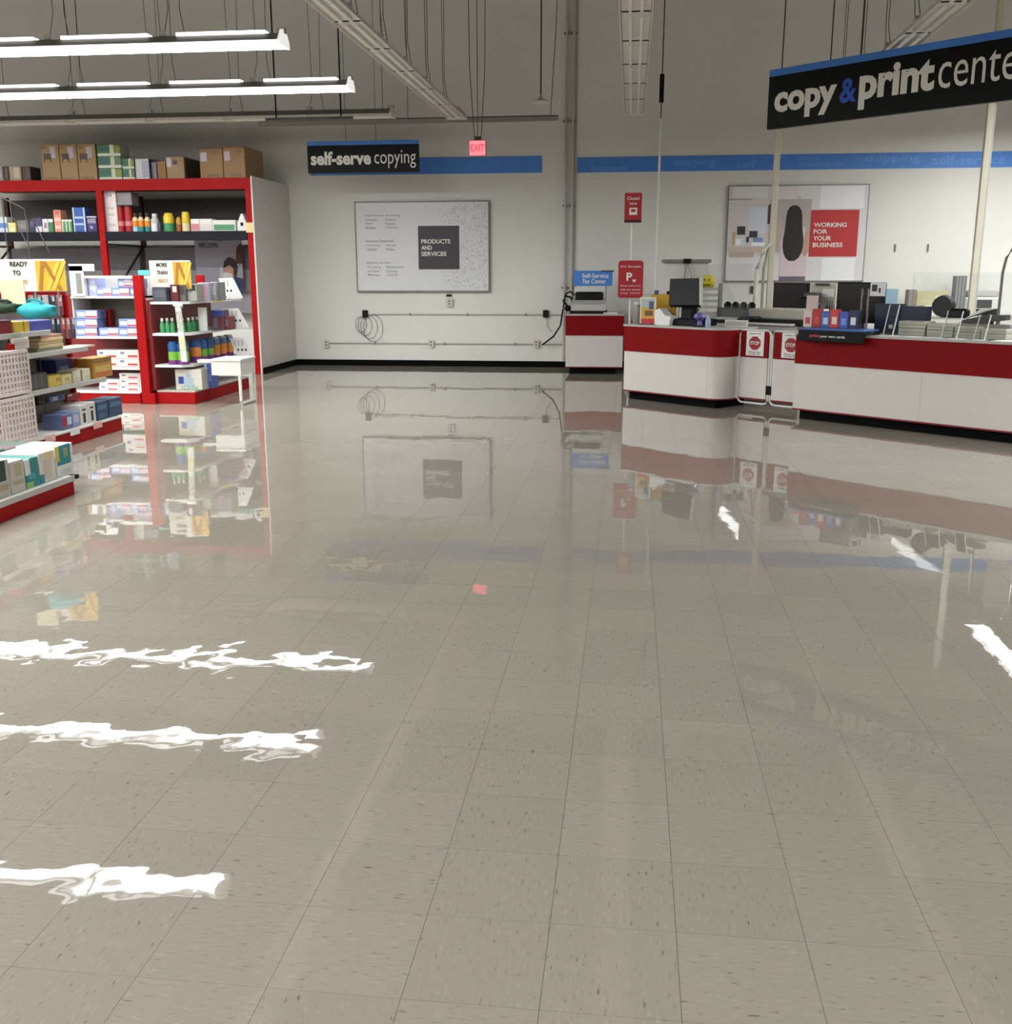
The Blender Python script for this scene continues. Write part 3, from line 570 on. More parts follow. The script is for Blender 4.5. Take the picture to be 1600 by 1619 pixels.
for x in (.02, 1.5, 3.0, 4.53): bx('leg_panel', LGREY, t, x, x+.05, .03, .72, 0, .86)
def dsk(name, lb, cat, px, t_, z=.89, group=None, dr=0):
    t_ += .37; return thing(name, lb, cat, W(PC(px, 480, t_)[0], t_, z), KA+dr, group)
t = dsk('tray_tower', 'stacked grey paper trays topped by a yellow smiley', 'paper trays', 1120, 1.45, dr=.5)
for k in range(6):
    bx('tray', mat('tray_grey', (158, 156, 150), .5), t, -.15, .15, -.15, .15, .03+k*.08, .045+k*.08); bx('tray_lip', LGREY, t, -.15, .15, -.155, -.145, .03+k*.08, .065+k*.08)
for x in (-.165, .15): bx('side_panel', mat('tray_side', (120, 110, 98), .5), t, x, x+.015, -.15, .15, 0, .52)
t2 = dsk('smiley_ball', 'yellow round smiley toy on top of the paper trays', 'toy', 1118, 1.45, .89+.445, dr=.5)
MB().lathe([(.0, 0), (.05, .005), (.085, .05), (.1, .1), (.085, .15), (.05, .185), (0, .195)], 18).build('ball', mat('smiley_yellow', (224, 206, 50), .5), t2, smooth=True); bx('smile', DGREY, t2, -.05, .05, -.1, -.085, .05, .062); bx('eye', DGREY, t2, -.04, -.025, -.1, -.088, .11, .135); bx('eye', DGREY, t2, .025, .04, -.1, -.088, .11, .135)
t = dsk('teal_box', 'small teal box beside the yellow smiley', 'box', 1101, 1.52, .89, dr=.5); bx('carton', mat('teal_card', (52, 128, 140), .6), t, -.09, .06, -.06, .06, .36, .51); bx('stand', GREY, t, -.05, .03, -.04, .04, 0, .36)
t = dsk('binding_machine', 'dark grey binding machine with levers beside the tray tower', 'machine', 1176, 1.5); bx('body', DGREY, t, -.34, .2, -.15, .15, .0, .2, .02); bx('deck', LGREY, t, -.36, .12, -.25, -.1, .05, .08)
for k in range(4): MB().lathe([(.05, .2), (.05, .25), (.02, .28), (0, .28)], 10, (-.26+k*.13, 0, 0)).build('knob', BLACK, t)
t = thing('copier', 'floor-standing grey copier with dark bands behind the swing gate', 'copier', W(PC(1222, 500, .95)[0], .95), KA)
bx('body', LGREY, t, -.45, .42, 0, .6, 0, .86); bx('dark_band', BLACK, t, -.5, .44, -.03, .6, .93, 1.0); bx('feeder', LGREY, t, -.42, .36, -.06, .55, .86, .93); bx('lid', mat('copier_lid', (196, 190, 176), .5), t, -.4, .4, .05, .6, 1.0, 1.12, .015); bx('tray_edge', WMETAL, t, -.36, .34, -.12, -.031, .935, .96); bx('panel_strip', DGREY, t, -.46, -.2, -.05, .04, 1.0, 1.03)
for z in (.15, .4, .62): bx('paper_drawer', GREY, t, -.4, .38, -.012, 0, z, z+.2)
def monitor(lb, px0, px1, pyt, pyb, t_, zb):
    s0, z1 = PC(px0, pyt, t_); s1, z0 = PC(px1, pyb, t_); t = thing('monitor', lb, 'monitor', W((s0+s1)/2, t_, zb), KA, 'monitors behind the counter'); w = (s1-s0)/2
    s = bx('bezel', BLACK, t, -w, w, 0, .05, z0-zb, z1-zb, .008); bx('screen', mat('dark_screen', (8, 8, 10), .25, noise=0), s, -w+.02, w-.02, -.003, 0, z0-zb+.02, z1-zb-.02)
    bx('neck', BLACK, t, -.04, .04, .03, .08, .01, z0-zb+.05); bx('base', BLACK, t, -.12, .12, -.05, .16, 0, .015); return t
monitor('dark monitor right of the cream power pole', 1223, 1276, 447, 488, 1.95, .89)
t = dsk('keyboard', 'white keyboard in front of the left monitor', 'keyboard', 1242, 1.33, dr=0); bx('case', WMETAL, t, -.23, .23, -.05, .07, .12, .15); bx('riser', LGREY, t, -.2, .2, -.03, .05, 0, .12)
t = dsk('label_printer', 'black label printer right of the left monitor', 'printer', 1279, 1.4); bx('body', BLACK, t, -.09, .1, -.08, .1, 0, .36, .02); bx('lid', DGREY, t, -.03, .14, -.1, .06, .36, .42, .01)
t = dsk('paper_holder', 'beige paper holder with dark clip between the monitors', 'paper holder', 1301, 1.5); bx('board', mat('beige_board', (190, 186, 172), .6), t, -.2, .16, .02, .05, .02, .52); bx('clip', DGREY, t, -.13, .07, 0, .02, .5, .53); bx('note', PAPER, t, -.03, .13, .01, .02, .36, .46); bx('foot', GREY, t, -.1, .1, -.05, .1, 0, .02)
for i, (c, px, hh) in enumerate((((128, 108, 70), 1292, .3), ((96, 104, 104), 1303, .28), ((70, 58, 52), 1312, .26))):
    t = dsk('pen_cup', ['tan desk cup left of the grey cup', 'grey desk cup between two others', 'dark brown desk cup beside the right monitor'][i], 'cup', px, 1.32); MB().lathe([(.04, 0), (.045, hh), (.04, hh), (.036, .02), (0, .02)], 12).build('cup_body', mat('cup%d' % i, c, .5), t, smooth=True)
    for k in range(3): MB().tube([(-.02+.02*k, 0, .03), (-.03+.03*k, 0, hh+.07)], .006, 5).build('pen', DGREY, t)
# --- on the long counter
s0, _ = PC(1265, 530, -.16); s1, _ = PC(1369, 530, -.16)
t = thing('display_tray', 'black display tray with blue rim over the counter edge', 'display tray', W((s0+s1)/2, -.2), KA); w = (s1-s0)/2
bx('front', SBLACK, t, -w, w, 0, .03, .85, .965); bx('rim', mat('rim_blue', (60, 96, 160), .4), t, -w+.02, w-.01, .0, .32, .965, .985); bx('tray_floor', BLACK, t, -w, w, .03, .33, .93, .95)
text('lettering', 'print', mat('tray_red', (200, 60, 70), .5, noise=0), t, -w*.62, -w*.32, .885, .925, bold=.03); text('lettering', 'your own cards', CREAM, t, -w*.3, w*.45, .887, .92, bold=.01)
for i, (px, c1, c2) in enumerate(((1277, (206, 190, 186), (190, 60, 60)), (1291, (170, 30, 34), (206, 60, 50)), (1305, (60, 96, 160), (190, 206, 226)), (1319, (200, 50, 46), (236, 214, 196)), (1334, (60, 86, 170), (120, 150, 220)), (1349, (30, 40, 66), (226, 226, 230)))):
    s, _ = PC(px, 500, -.02); t = thing('gift_card', 'upright gift card in the counter display tray, ' + ['pale pink, leftmost', 'dark red, second from left', 'blue with a light patch', 'red with a cream foot', 'violet blue, second from right', 'navy with white print, rightmost'][i], 'gift card', W(s, -.02, .986), KA, 'gift cards in the display tray')
    bx('card', pmat('gcard%d' % i, c1, [(.25, .8, .2, .6, c2)]), t, -.052, .052, 0, .05, 0, .17+.02*(i % 2))
t = thing('card_rack', 'grey wire rack of cards between the tray and monitor', 'rack', W(PC(1283, 490, .16)[0], .16, ZT), KA); bx('back', mat('rack_pink', (196, 176, 172), .5), t, -.07, .06, 0, .03, .0, .38); bx('base', GREY, t, -.09, .09, -.06, .08, 0, .02)
m2 = monitor('large black monitor standing on the long counter with a white sticker', 1324, 1394, 446, 512, .42, ZT); s0, z0 = PC(1377, 462, .415); o = bx('sticker', pmat('sticker', (226, 226, 226), [(.1, .45, .35, .85, (30, 30, 30)), (.55, .7, .25, .6, (60, 60, 60))]), m2, .12, .29, -.006, 0, z0-ZT-.04, z0-ZT+.1)
t = thing('steel_post', 'pair of thin steel posts before the large monitor', 'post', W(PC(1365, 500, .12)[0], .12, ZT), KA)
for x in (-.03, .04): MB().tube([(x, 0, 0), (x, 0, .46)], .012, 8).build('rod', CHROME, t)
bx('base', GREY, t, -.08, .09, -.05, .05, 0, .012)
t = thing('mug', 'small dark cup with white print by the display tray', 'cup', W(PC(1352, 500, .2)[0], .2, ZT), KA); MB().lathe([(.05, 0), (.055, .2), (.05, .2), (.045, .02), (0, .02)], 14).build('cup_body', DGREY, t, smooth=True); bx('lid', LGREY, t, -.05, .05, -.05, .05, .2, .215)
NBN = mat('navy_bin', (28, 34, 62), .5, noise=.08)
for i, (pa, pb, pt, t_) in enumerate(((1385, 1424, 480, .4), (1426, 1466, 484, .4))):
    s0, z1 = PC(pa, pt, t_); s1, _ = PC(pb, pt, t_); t = thing('storage_bin', ['left navy plastic bin behind the paper reams', 'right navy plastic bin above the paper reams'][i], 'bin', W((s0+s1)/2, t_, ZT), KA, 'navy bins on the counter'); w = (s1-s0)/2
    MB().prism([(-w, 0), (w, 0), (w*1.04, z1-ZT), (-w*1.04, z1-ZT)], 0, .1, 'y').build('bin_body', NBN, t); bx('tag', PAPER, t, w*.2, w*.5, -.004, 0, .05, .09)
RM = pmat('ream_wrap', (176, 175, 160), [(0, 1, .4, .6, (150, 150, 136), 'a')])
for i, pa in enumerate((1421, 1466, 1509, 1551)):
    s0, z1 = PC(pa, 507+4*i, .2); s1, _ = PC(pa+43, 510, .2)
    for k in range(2):
        o = bx('paper_ream', RM, None, s0, s1-.006, 0, .22, 0, (z1-ZT)/2-.002, .006); o.location = W(0, .2, ZT+k*(z1-ZT)/2); o.rotation_euler = (0, 0, KA)
        tag(o, '%s paper ream in the %s layer on the long counter' % (['leftmost', 'second from left', 'third from left', 'rightmost'][i], ['lower', 'upper'][k]), 'paper ream', 'paper reams on the long counter')
t = thing('tape_dispenser', 'black rounded tape dispenser on top of the reams', 'tape dispenser', W(PC(1487, 500, .3)[0], .3, PC(1487, 502, .3)[1]), KA)
MB().lathe([(0, -.05), (.1, -.05), (.11, 0), (.1, .05), (0, .05)], 18).build('roll', mat('roll_black', (24, 24, 24), .6), t, rot=(math.pi/2, 0, 0)).location = (0, .05, .11)
bx('base', BLACK, t, -.03, .26, .01, .09, 0, .09, .02)
def acr(lb, pa, pb, pyt, t_):
    s0, z1 = PC(pa, pyt, t_); s1, _ = PC(pb, pyt, t_); t = thing('acrylic_holder', lb, 'acrylic holder', W((s0+s1)/2, t_, ZT), KA, 'acrylic holders on the counter'); w = (s1-s0)/2; h = z1-ZT
    MB().prism([(-.004, 0), (.004, 0), (.1, h), (.092, h)], -w, w, 'x').build('sheet', ACRYL, t); bx('foot', ACRYL, t, -w, w, 0, .14, 0, .006, 0)
    for x in (-w, w): MB().tube([(x, 0, 0), (x, .096, h)], .006, 5).build('edge', WMETAL, t)
acr('left clear acrylic holder with white edges on the long counter', 1400, 1415, 482, .05); acr('middle clear acrylic holder before the paper reams', 1492, 1516, 492, .02); acr('right clear acrylic holder with a bright white edge', 1543, 1560, 498, .0)
t = thing('wire_loop', 'tall bent steel loop at the right edge', 'steel loop', W(PC(1583, 500, .35)[0], .35, ZT), KA)
MB().tube([(-.03, 0, 0), (-.03, 0, .62), (-.01, 0, .75), (.04, 0, .84), (.12, 0, .88), (.3, 0, .88), (.36, 0, .8), (.38, 0, 0)], .014, 8).build('loop', CHROME, t, smooth=True); bx('screen', LGREY, t, .12, .36, -.01, .01, .3, .8)
t = thing('hand_tool', 'black and white cutter tool lying at the right edge', 'tool', W(PC(1560, 505, .35)[0], .35, PC(1560, 512, .35)[1]), KA); MB().prism([(-.25, 0), (-.22, .03), (.0, .08), (.2, .09), (.2, .04), (.05, .02), (.05, 0)], -.05, .05, 'y').build('handle', DGREY, t); MB().prism([(-.2, .045), (.0, .125), (.1, .15), (-.05, .14)], -.04, .04, 'y').build('blade_guard', WMETAL, t); bx('rest', GREY, t, -.2, .25, -.06, .06, ZT-t.location.z, -.001)
# --- back of the copy centre
def back(name, lb, cat, px0, px1, pyt, m, Yp=16.85, z=.9, d=.2, bv=.006, group=None):
    a, b = PY(px0, pyt, Yp), PY(px1, pyt, Yp); t = bx(name, m, None, -(b.x-a.x)/2, (b.x-a.x)/2, 0, d, 0, a.z-z, bv); t.location = ((a.x+b.x)/2, Yp, z); return tag(t, lb, cat, group)
back('file_box', 'pale blue file box right of the large monitor', 'box', 1399, 1421, 457, mat('pale_blue', (132, 160, 176), .5))
back('file_box', 'narrow grey file box on the back counter', 'box', 1437, 1450, 458, mat('file_grey', (140, 130, 120), .5))
back('machine_case', 'beige machine on the back counter below the two hooks', 'machine', 1450, 1500, 460, pmat('beige_machine', (190, 184, 146), [(.1, .9, .2, .4, (110, 100, 76)), (.6, .8, .5, .8, (226, 222, 210))]))
back('binder', 'tall grey fluted binder standing on the back counter', 'binder', 1513, 1530, 436, pmat('fluted', (136, 136, 138), [(.2, .3, 0, 1, (96, 96, 98)), (.5, .6, 0, 1, (96, 96, 98)), (.8, .9, 0, 1, (96, 96, 98))]))
t = thing('desktop_printer', 'grey and white desktop printer right of the pale power pole', 'printer', (PY(1556, 470, 16.85).x, 16.85, .9)); bx('body', WMETAL, t, -.27, .25, 0, .4, 0, .28, .02); bx('dark_front', DGREY, t, -.24, .12, -.015, 0, .12, .24); bx('output_slot', BLACK, t, -.25, .22, -.02, 0, .0, .1); bx('top_cover', LGREY, t, -.24, .22, .02, .38, .28, .38, .02)
back('paper_pile', 'loose white papers heaped on the back counter', 'paper', 1462, 1512, 483, PAPER, 16.72, .9, .12)

# ------------------------------------------------------------------ tall rack by the back wall
RYF = 15.7; ZTOP = PY(200, 283, RYF).z; ZMID = PY(200, 366, RYF).z
XP = [PY(158, 330, RYF).x, PY(394, 330, RYF).x]; XP = [XP[0]-(XP[1]-XP[0])] + XP
t = thing('storage_rack', 'tall red rack with dark shelf along the back wall', 'rack', (0, RYF, 0))
for i, x in enumerate(XP):
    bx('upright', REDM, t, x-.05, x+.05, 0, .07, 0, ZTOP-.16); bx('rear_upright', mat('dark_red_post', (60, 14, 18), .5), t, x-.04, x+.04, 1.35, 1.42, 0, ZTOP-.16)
    if i < 2: MB().tube([(x, .05, 1.1), (x, 1.38, 2.0)], .02, 5).build('brace', DGREY, t); MB().tube([(x, .05, 2.0), (x, 1.38, 2.0)], .018, 5).build('brace', DGREY, t)
for i in range(2):
    x0, x1 = XP[i], XP[i+1]
    bx('top_beam', REDM, t, x0-.05, x1+.05 if i else x1-.05, -.01, .05, ZTOP-.17, ZTOP-.001); bx('top_deck', mat('rack_deck', (96, 60, 56), .6), t, x0-.04, x1-.055, .05, 1.42, ZTOP-.08, ZTOP-.002)
    bx('mid_beam', NAVY, t, x0+.052, x1-.052, -.01, .05, ZMID-.14, ZMID-.001); bx('mid_deck', mat('rack_deck_dark', (52, 48, 50), .6), t, x0+.05, x1-.052, .05, 1.3, ZMID-.05, ZMID-.002)
    for k in range(3): bx('back_board', mat('rack_board_%d' % (k % 2), [(128, 124, 132), (150, 147, 150)][k % 2], .6), t, x0+.05, x1-.05, 1.3, 1.33, .9+k*.36, 1.255+k*.36)
    bx('upper_back', mat('rack_back', (104, 100, 98), .7), t, x0+.05, x1-.05, 1.42, 1.44, ZMID+.05, ZTOP-.2)
bx('price_clip', mat('clip_yellow', (220, 190, 130), .5), t, XP[2]-.06, XP[2]+.05, -.02, -.008, ZMID-.03, ZMID+.12)
bx('end_panel', WHITE, t, XP[2]+.056, XP[2]+.08, -.04, YW-.002-RYF, 0, ZTOP+.02)
struct(MB().box(XP[2]+.081, XP[2]+.092, RYF, YW-.002, 0, .1).build('baseboard_right', KICK))
# the white sleeve behind: poster with masked face
a, b = PY(306, 372, 16.9), PY(386, 462, 16.9)
t = thing('shelf_poster', 'lavender poster of a person in a white face mask behind the shelves', 'poster', (a.x, 16.9, b.z)); w, h = b.x-a.x, a.z-b.z
bx('panel', mat('lavender_panel', (168, 164, 180), .55, noise=.02), t, 0, w, 0, .02, 0, h)
def pk(c, pts, d): MB().prism([(w*x, h*y) for x, y in pts], -d, 0, 'y').build('print', mat('pk_%02x%02x%02x' % c, c, .6, noise=.03), t)
def ell(cx, cy, rx, ry, n=18): return [(cx+rx*math.cos(2*math.pi*i/n), cy+ry*math.sin(2*math.pi*i/n)) for i in range(n)]
pk((40, 70, 140), [(.48, .9), (.64, .9), (.64, .98), (.5, .98)], .003); text('lettering', 'WIPE DOWN', mat('poster_ink', (70, 76, 100), .5, noise=0), t, w*.08, w*.5, h*.78, h*.87, y=-.003, bold=.02)
pk((44, 60, 96), [(.62, 0), (.66, .22), (.8, .28), (1, .24), (1, 0)], .003); pk((206, 206, 216), [(.5, .2), (.52, .44), (.62, .46), (.64, .2)], .004); pk((196, 150, 130), ell(.7, .38, .12, .17), .005); pk((60, 34, 30), [(.58, .42), (.62, .55), (.72, .62), (.84, .58), (.9, .44), (.86, .26), (.8, .3), (.8, .42), (.72, .48), (.64, .44)], .006)
pk((226, 226, 230), [(.57, .32), (.62, .36), (.76, .33), (.78, .24), (.7, .18), (.6, .2)], .007); pk((90, 40, 34), [(.85, .5), (.9, .8), (1, .86), (1, .5)], .004)
def sit(name, lb, cat, px0, px1, pyt, Yp, z, m, d=.3, bv=.006, group=None, dz=0):
    a, b = PY(px0, pyt, Yp), PY(px1, pyt, Yp); w = (b.x-a.x)/2
    o = MB().box(-w, w, 0, d, 0, a.z-z, bv).build(name, m, None, ((a.x+b.x)/2, Yp, z)); return tag(o, lb, cat, group)
YT = RYF+.12
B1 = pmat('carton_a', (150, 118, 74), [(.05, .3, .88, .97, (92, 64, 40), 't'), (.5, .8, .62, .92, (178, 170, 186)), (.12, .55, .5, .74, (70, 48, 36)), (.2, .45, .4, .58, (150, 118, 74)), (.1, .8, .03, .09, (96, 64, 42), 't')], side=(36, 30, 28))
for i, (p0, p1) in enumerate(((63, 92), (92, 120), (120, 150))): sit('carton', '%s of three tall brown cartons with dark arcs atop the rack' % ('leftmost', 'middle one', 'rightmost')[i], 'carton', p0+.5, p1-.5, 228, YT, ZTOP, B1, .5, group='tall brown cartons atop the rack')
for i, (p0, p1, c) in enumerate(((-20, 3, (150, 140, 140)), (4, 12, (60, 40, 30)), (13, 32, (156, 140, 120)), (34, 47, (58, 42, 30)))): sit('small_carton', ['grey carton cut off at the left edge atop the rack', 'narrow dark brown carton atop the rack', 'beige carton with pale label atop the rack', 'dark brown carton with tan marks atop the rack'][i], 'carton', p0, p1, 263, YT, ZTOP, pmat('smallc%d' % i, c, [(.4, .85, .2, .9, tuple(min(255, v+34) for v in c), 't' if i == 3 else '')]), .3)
GP = [pmat('greenpack%d' % k, (58, 110, 70), [(0, 1, .0, .25, (206, 214, 200)), (.55, .72, 0, 1, (206, 206, 176)), (.1, .5, .4, .8, (40, 74, 110), 't'), (.74, 1, .3, .9, (120, 112, 110) if k else (180, 170, 60), 't')], side=(150, 156, 150)) for k in range(2)]
h3 = (PY(170, 228, YT).z-ZTOP)/3
for k in range(3):
    a, b = PY(154, 250, YT), PY(191, 250, YT); o = MB().box(0, b.x-a.x, 0, .3, 0, h3-.003, .008).build('paper_pack', GP[k % 2], None, (a.x, YT, ZTOP+h3*k)); tag(o, ['bottom', 'middle', 'top'][k]+' green and white pack in the stack of three atop the rack', 'paper pack', 'green packs atop the rack')
h2 = (PY(200, 250, YT).z-ZTOP)/2
for k in range(2):
    a, b = PY(192, 250, YT), PY(211, 250, YT); o = MB().box(0, b.x-a.x, 0, .3, 0, h2-.003, .008).build('paper_pack', GP[1-k], None, (a.x, YT, ZTOP+h2*k)); tag(o, ['lower', 'upper'][k]+' green pack of the pair left of the white box', 'paper pack', 'green packs atop the rack')
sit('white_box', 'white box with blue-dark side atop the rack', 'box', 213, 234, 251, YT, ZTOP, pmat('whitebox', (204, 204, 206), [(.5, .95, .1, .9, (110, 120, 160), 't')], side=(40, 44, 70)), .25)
sit('small_carton', 'dark-topped small box right of the white box atop the rack', 'carton', 236, 246, 252, YT+.1, ZTOP, pmat('darkbox', (150, 150, 164), [(0, 1, .85, 1, (30, 36, 56))]), .2)
sit('small_carton', 'short plain brown carton atop the rack', 'carton', 248, 261, 255, YT, ZTOP, CARD, .3)
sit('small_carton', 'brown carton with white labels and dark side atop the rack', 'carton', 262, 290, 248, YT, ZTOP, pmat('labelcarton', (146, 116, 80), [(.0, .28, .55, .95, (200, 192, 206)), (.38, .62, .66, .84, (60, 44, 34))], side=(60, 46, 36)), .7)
BC = pmat('bigcarton', (142, 106, 58), [(.05, .32, .55, .84, (190, 180, 192)), (.55, .9, .78, .9, (112, 80, 44), 't'), (.3, .8, .05, .14, (96, 66, 40), 't'), (0, 1, .93, 1, (108, 78, 46))])
sit('carton', 'left of two big brown cartons atop the rack\'s right end', 'carton', 314, 351, 233, YT, ZTOP, BC, .8, group='big brown cartons atop the rack'); sit('carton', 'right of two big brown cartons atop the rack\'s right end', 'carton', 351.5, 386, 231, YT, ZTOP, BC, .8, group='big brown cartons atop the rack')
# goods on the dark shelf
YM = RYF+.1
def pack(lb, px0, px1, pyt, base, rects, d=.18, name='goods_box', cat='box', group=None): return sit(name, lb, cat, px0, px1, pyt, YM, ZMID, pmat('pk'+lb, base, rects), d, group=group)
pack('white and light blue box at the left edge of the dark shelf', -12, 10, 343, (200, 206, 214), [(.3, 1, .3, .6, (90, 130, 190))]); pack('small pale yellow box on the dark shelf', 12, 24, 352, (214, 206, 130), [(.2, .8, .1, .5, (236, 232, 190))])
pack('grey-brown small boxes on the dark shelf beside the yellow one', 26, 44, 348, (112, 104, 104), [(.1, .9, .3, .7, (150, 140, 136), 't')]); pack('dark violet box on the dark shelf', 45, 54, 346, (52, 46, 76), [(.2, .8, .4, .8, (110, 110, 150), 't')]); pack('violet box with white foot on the dark shelf', 54.5, 65, 344, (70, 60, 100), [(0, 1, 0, .4, (214, 206, 216))])
pack('white box with green side print on the dark shelf', 66, 75, 346, (210, 210, 208), [(.3, .8, .3, .7, (150, 120, 150))]); pack('green and white box on the dark shelf', 75.5, 83, 346, (70, 124, 84), [(0, 1, .75, 1, (220, 220, 216))]); pack('tall salmon pack on the dark shelf', 83.5, 95, 332, (214, 140, 122), [(.1, .9, .15, .3, (232, 190, 176)), (.1, .9, .5, .65, (232, 190, 176)), (.2, .8, .8, .95, (180, 96, 84))])
for i in range(3): pack('%s of three slim green and white books on the dark shelf' % ('left', 'middle', 'right')[i], 97+i*5.4, 102+i*5.4, 347, (84, 140, 88), [(0, .35, 0, 1, (224, 226, 220)), (0, 1, .85, 1, (224, 226, 220))], name='book', cat='book', group='green books on the dark shelf')
pack('tall blue pack with white chevrons on the dark shelf', 113.5, 133, 328, (52, 84, 160), [(0, .12, 0, 1, (200, 206, 224)), (.88, 1, 0, 1, (200, 206, 224)), (.15, .85, .28, .36, (170, 190, 226)), (.15, .85, .55, .63, (170, 190, 226))]); pack('dark purple box right of the blue pack', 136, 152, 342, (56, 40, 96), [(.1, .9, .55, .85, (190, 180, 206), 't'), (.3, .6, .2, .4, (150, 130, 190)), (0, 1, .92, 1, (206, 200, 206))])
pack('tall white box with rows of text on the dark shelf', 163, 182, 302, (226, 214, 214), [(.2, .7, .86, .93, (110, 100, 110), 't'), (.2, .8, .55, .6, (150, 140, 146), 't'), (.2, .8, .4, .45, (150, 140, 146), 't'), (.2, .8, .14, .2, (150, 140, 146), 't')], .3)
def round_item(name, lb, cat, px, wpx, pyt, Yp, z, bands, group=None, seg=14, shoulder=.0, capm=None, capr=.5, caph=.2, X=None):
    """bands: list of (fraction, material); optional cap part"""
    if X is None: p = PY(px, pyt, Yp); q = PY(px+wpx, pyt, Yp); r = (q.x-p.x)/2; loc = Vector((p.x, Yp, z)); ht = p.z-z
    else: p = PX(px, pyt, X); r = wpx; loc = Vector((X, p.y, z)); ht = p.z-z
    t = thing(name, lb, cat, loc, 0, group); hb = ht*(1-caph) if capm else ht; z0 = 0
    for i, (f, m) in enumerate(bands):
        z1 = z0+hb*f; last = i == len(bands)-1
        prof = [(r, z0), (r, z1)] if not (last and shoulder) else [(r, z0), (r, z0+(z1-z0)*(1-shoulder)), (r*capr, z1)]
        MB().lathe(prof, seg).build(['body', 'label_band', 'upper_band', 'top_band'][min(i, 3)], m, t, smooth=True); z0 = z1
    if capm: MB().lathe([(r*capr*1.1, hb), (r*capr*1.1, ht), (0, ht+.001)], seg).build('cap', capm, t, smooth=True)
    return t
CW = mat('cap_white', (226, 224, 220), .4); CR = mat('canister_red', (160, 22, 30), .4); TE = mat('teal_plastic', (40, 130, 130), .4); OR = mat('orange_plastic', (224, 140, 40), .4); YE = mat('yellow_plastic', (220, 190, 40), .4); GR = mat('green_plastic', (60, 140, 88), .4); BL = mat('blue_plastic', (40, 84, 140), .4); NV = mat('navy_plastic', (34, 40, 70), .4); LM = mat('lime_plastic', (120, 176, 60), .4); PU = mat('purple_plastic2', (110, 50, 120), .4); LB = mat('light_blue_plastic', (150, 200, 220), .4); AM = mat('amber_plastic', (216, 138, 56), .4); BR = mat('brown_plastic', (150, 80, 40), .45)
for i, px in enumerate((189, 202)): round_item('canister', ['left red canister with white spots on the dark shelf', 'right red canister with white spots on the dark shelf'][i], 'canister', px, 12, 326, YM+.08, ZMID, [(.25, CR), (.2, mat('spot_red', (206, 120, 124), .4)), (.55, CR)], 'red canisters', capm=mat('cap_dark_red', (120, 16, 22), .4), capr=.9, caph=.08)
sit('clear_case', 'grey clear case lying over the red canisters', 'case', 184, 207, 304, YM, PY(190, 324.5, YM).z, mat('clear_case', (128, 124, 124), .25), .25)
for i, px in enumerate((213, 222, 232)): round_item('spray_bottle', '%s of three orange topped bottles with teal feet on the dark shelf' % ('leftmost', 'middle one', 'rightmost')[i], 'bottle', px, 8.6, 337, YM+.08, ZMID, [(.34, [LB, TE, TE][i]), (.4, OR), (.26, mat('cream_plastic', (226, 206, 160), .4))], 'orange topped bottles', shoulder=.7, capm=CARDD, capr=.5, caph=.2)
round_item('detergent_jug', 'white jug right of the orange topped bottles', 'jug', 244, 12, 338, YM+.08, ZMID, [(.55, CW), (.45, mat('jug_grey', (190, 192, 190), .4))], shoulder=.6, capm=CW, capr=.55, caph=.15)
round_item('small_bottle', 'small navy bottle between white jug and green jar', 'bottle', 252, 7, 350, YM+.05, ZMID, [(1, NV)], shoulder=.3)
round_item('jar', 'green jar with tall yellow lid on the dark shelf', 'jar', 266, 16, 337, YM+.1, ZMID, [(.45, GR), (.55, YE)], shoulder=.4, capr=.7)
round_item('jar', 'brown jar with yellow top on the dark shelf', 'jar', 282, 8, 343, YM+.1, ZMID, [(.5, BR), (.5, mat('mustard', (190, 140, 50), .4))], shoulder=.4)
round_item('jar', 'cream jar with bright yellow lid on the dark shelf', 'jar', 293, 12, 335, YM+.1, ZMID, [(.4, mat('cream_plastic', (226, 206, 160), .4)), (.6, YE)], shoulder=.3, capr=.8)
for i, (p0, p1, c) in enumerate(((301, 315, (200, 120, 130)), (315.5, 335, (196, 180, 182)), (335.5, 372, (80, 140, 100)))):
    pack(['low white box with pink front on the dark shelf', 'low white box with grey-pink print on the dark shelf', 'long low white and green box on the dark shelf'][i], p0, p1, 346+2*(i == 2), (224, 220, 216), [(.05, .95, .08, .6, c, 't' if i == 1 else '')])
a, b = PY(374, 338, YM), PY(389, 338, YM); w = b.x-a.x; t = thing('gable_carton', 'white gable-top carton at the right end of the dark shelf', 'carton', (a.x, YM, ZMID)); h = a.z-ZMID
MB().prism([(0, 0), (w, 0), (w*1.0, h*.45), (w*.62, h), (w*.45, h), (0, h*.45)], 0, .12, 'y').build('carton_body', CW, t); bx('print', BLACK, t, w*.35, w*.65, -.003, 0, h*.3, h*.5)

# ------------------------------------------------------------------ glove and mask box gondola (faces the camera)
YG = 12.0
tg = t = thing('gondola_shelf', 'white shelved gondola of glove boxes with red base', 'shelf unit', (0, YG, 0)); XA, XB = -7.9, -5.93
bx('base', REDM, t, XA, XB, -.08, .5, 0, .12); bx('base_deck', WMETAL, t, XA, XB, -.09, .5, .12, .135); bx('back_panel', REDP, t, XA, XB, .5, .53, .12, 1.3)
zs = [PY(200, y, YG).z for y in (468, 532, 581)]
XW = PY(117, 530, YG).x; XE = PY(222, 530, YG).x
for k, z in enumerate(zs): bx('shelf', WMETAL, t, XA if k == 2 else XW, XE, 0, .48, z-.03, z)
bx('side_panel', WMETAL, t, XW, XW+.012, .02, .48, zs[1], zs[0]); bx('side_panel', WMETAL, t, XE-.02, XE, -.01, .48, zs[1], zs[0]+.02); bx('cube_back', mat('shelf_back_grey', (112, 108, 98), .6), t, XW, XE, .46, .48, zs[1], zs[0]-.03)
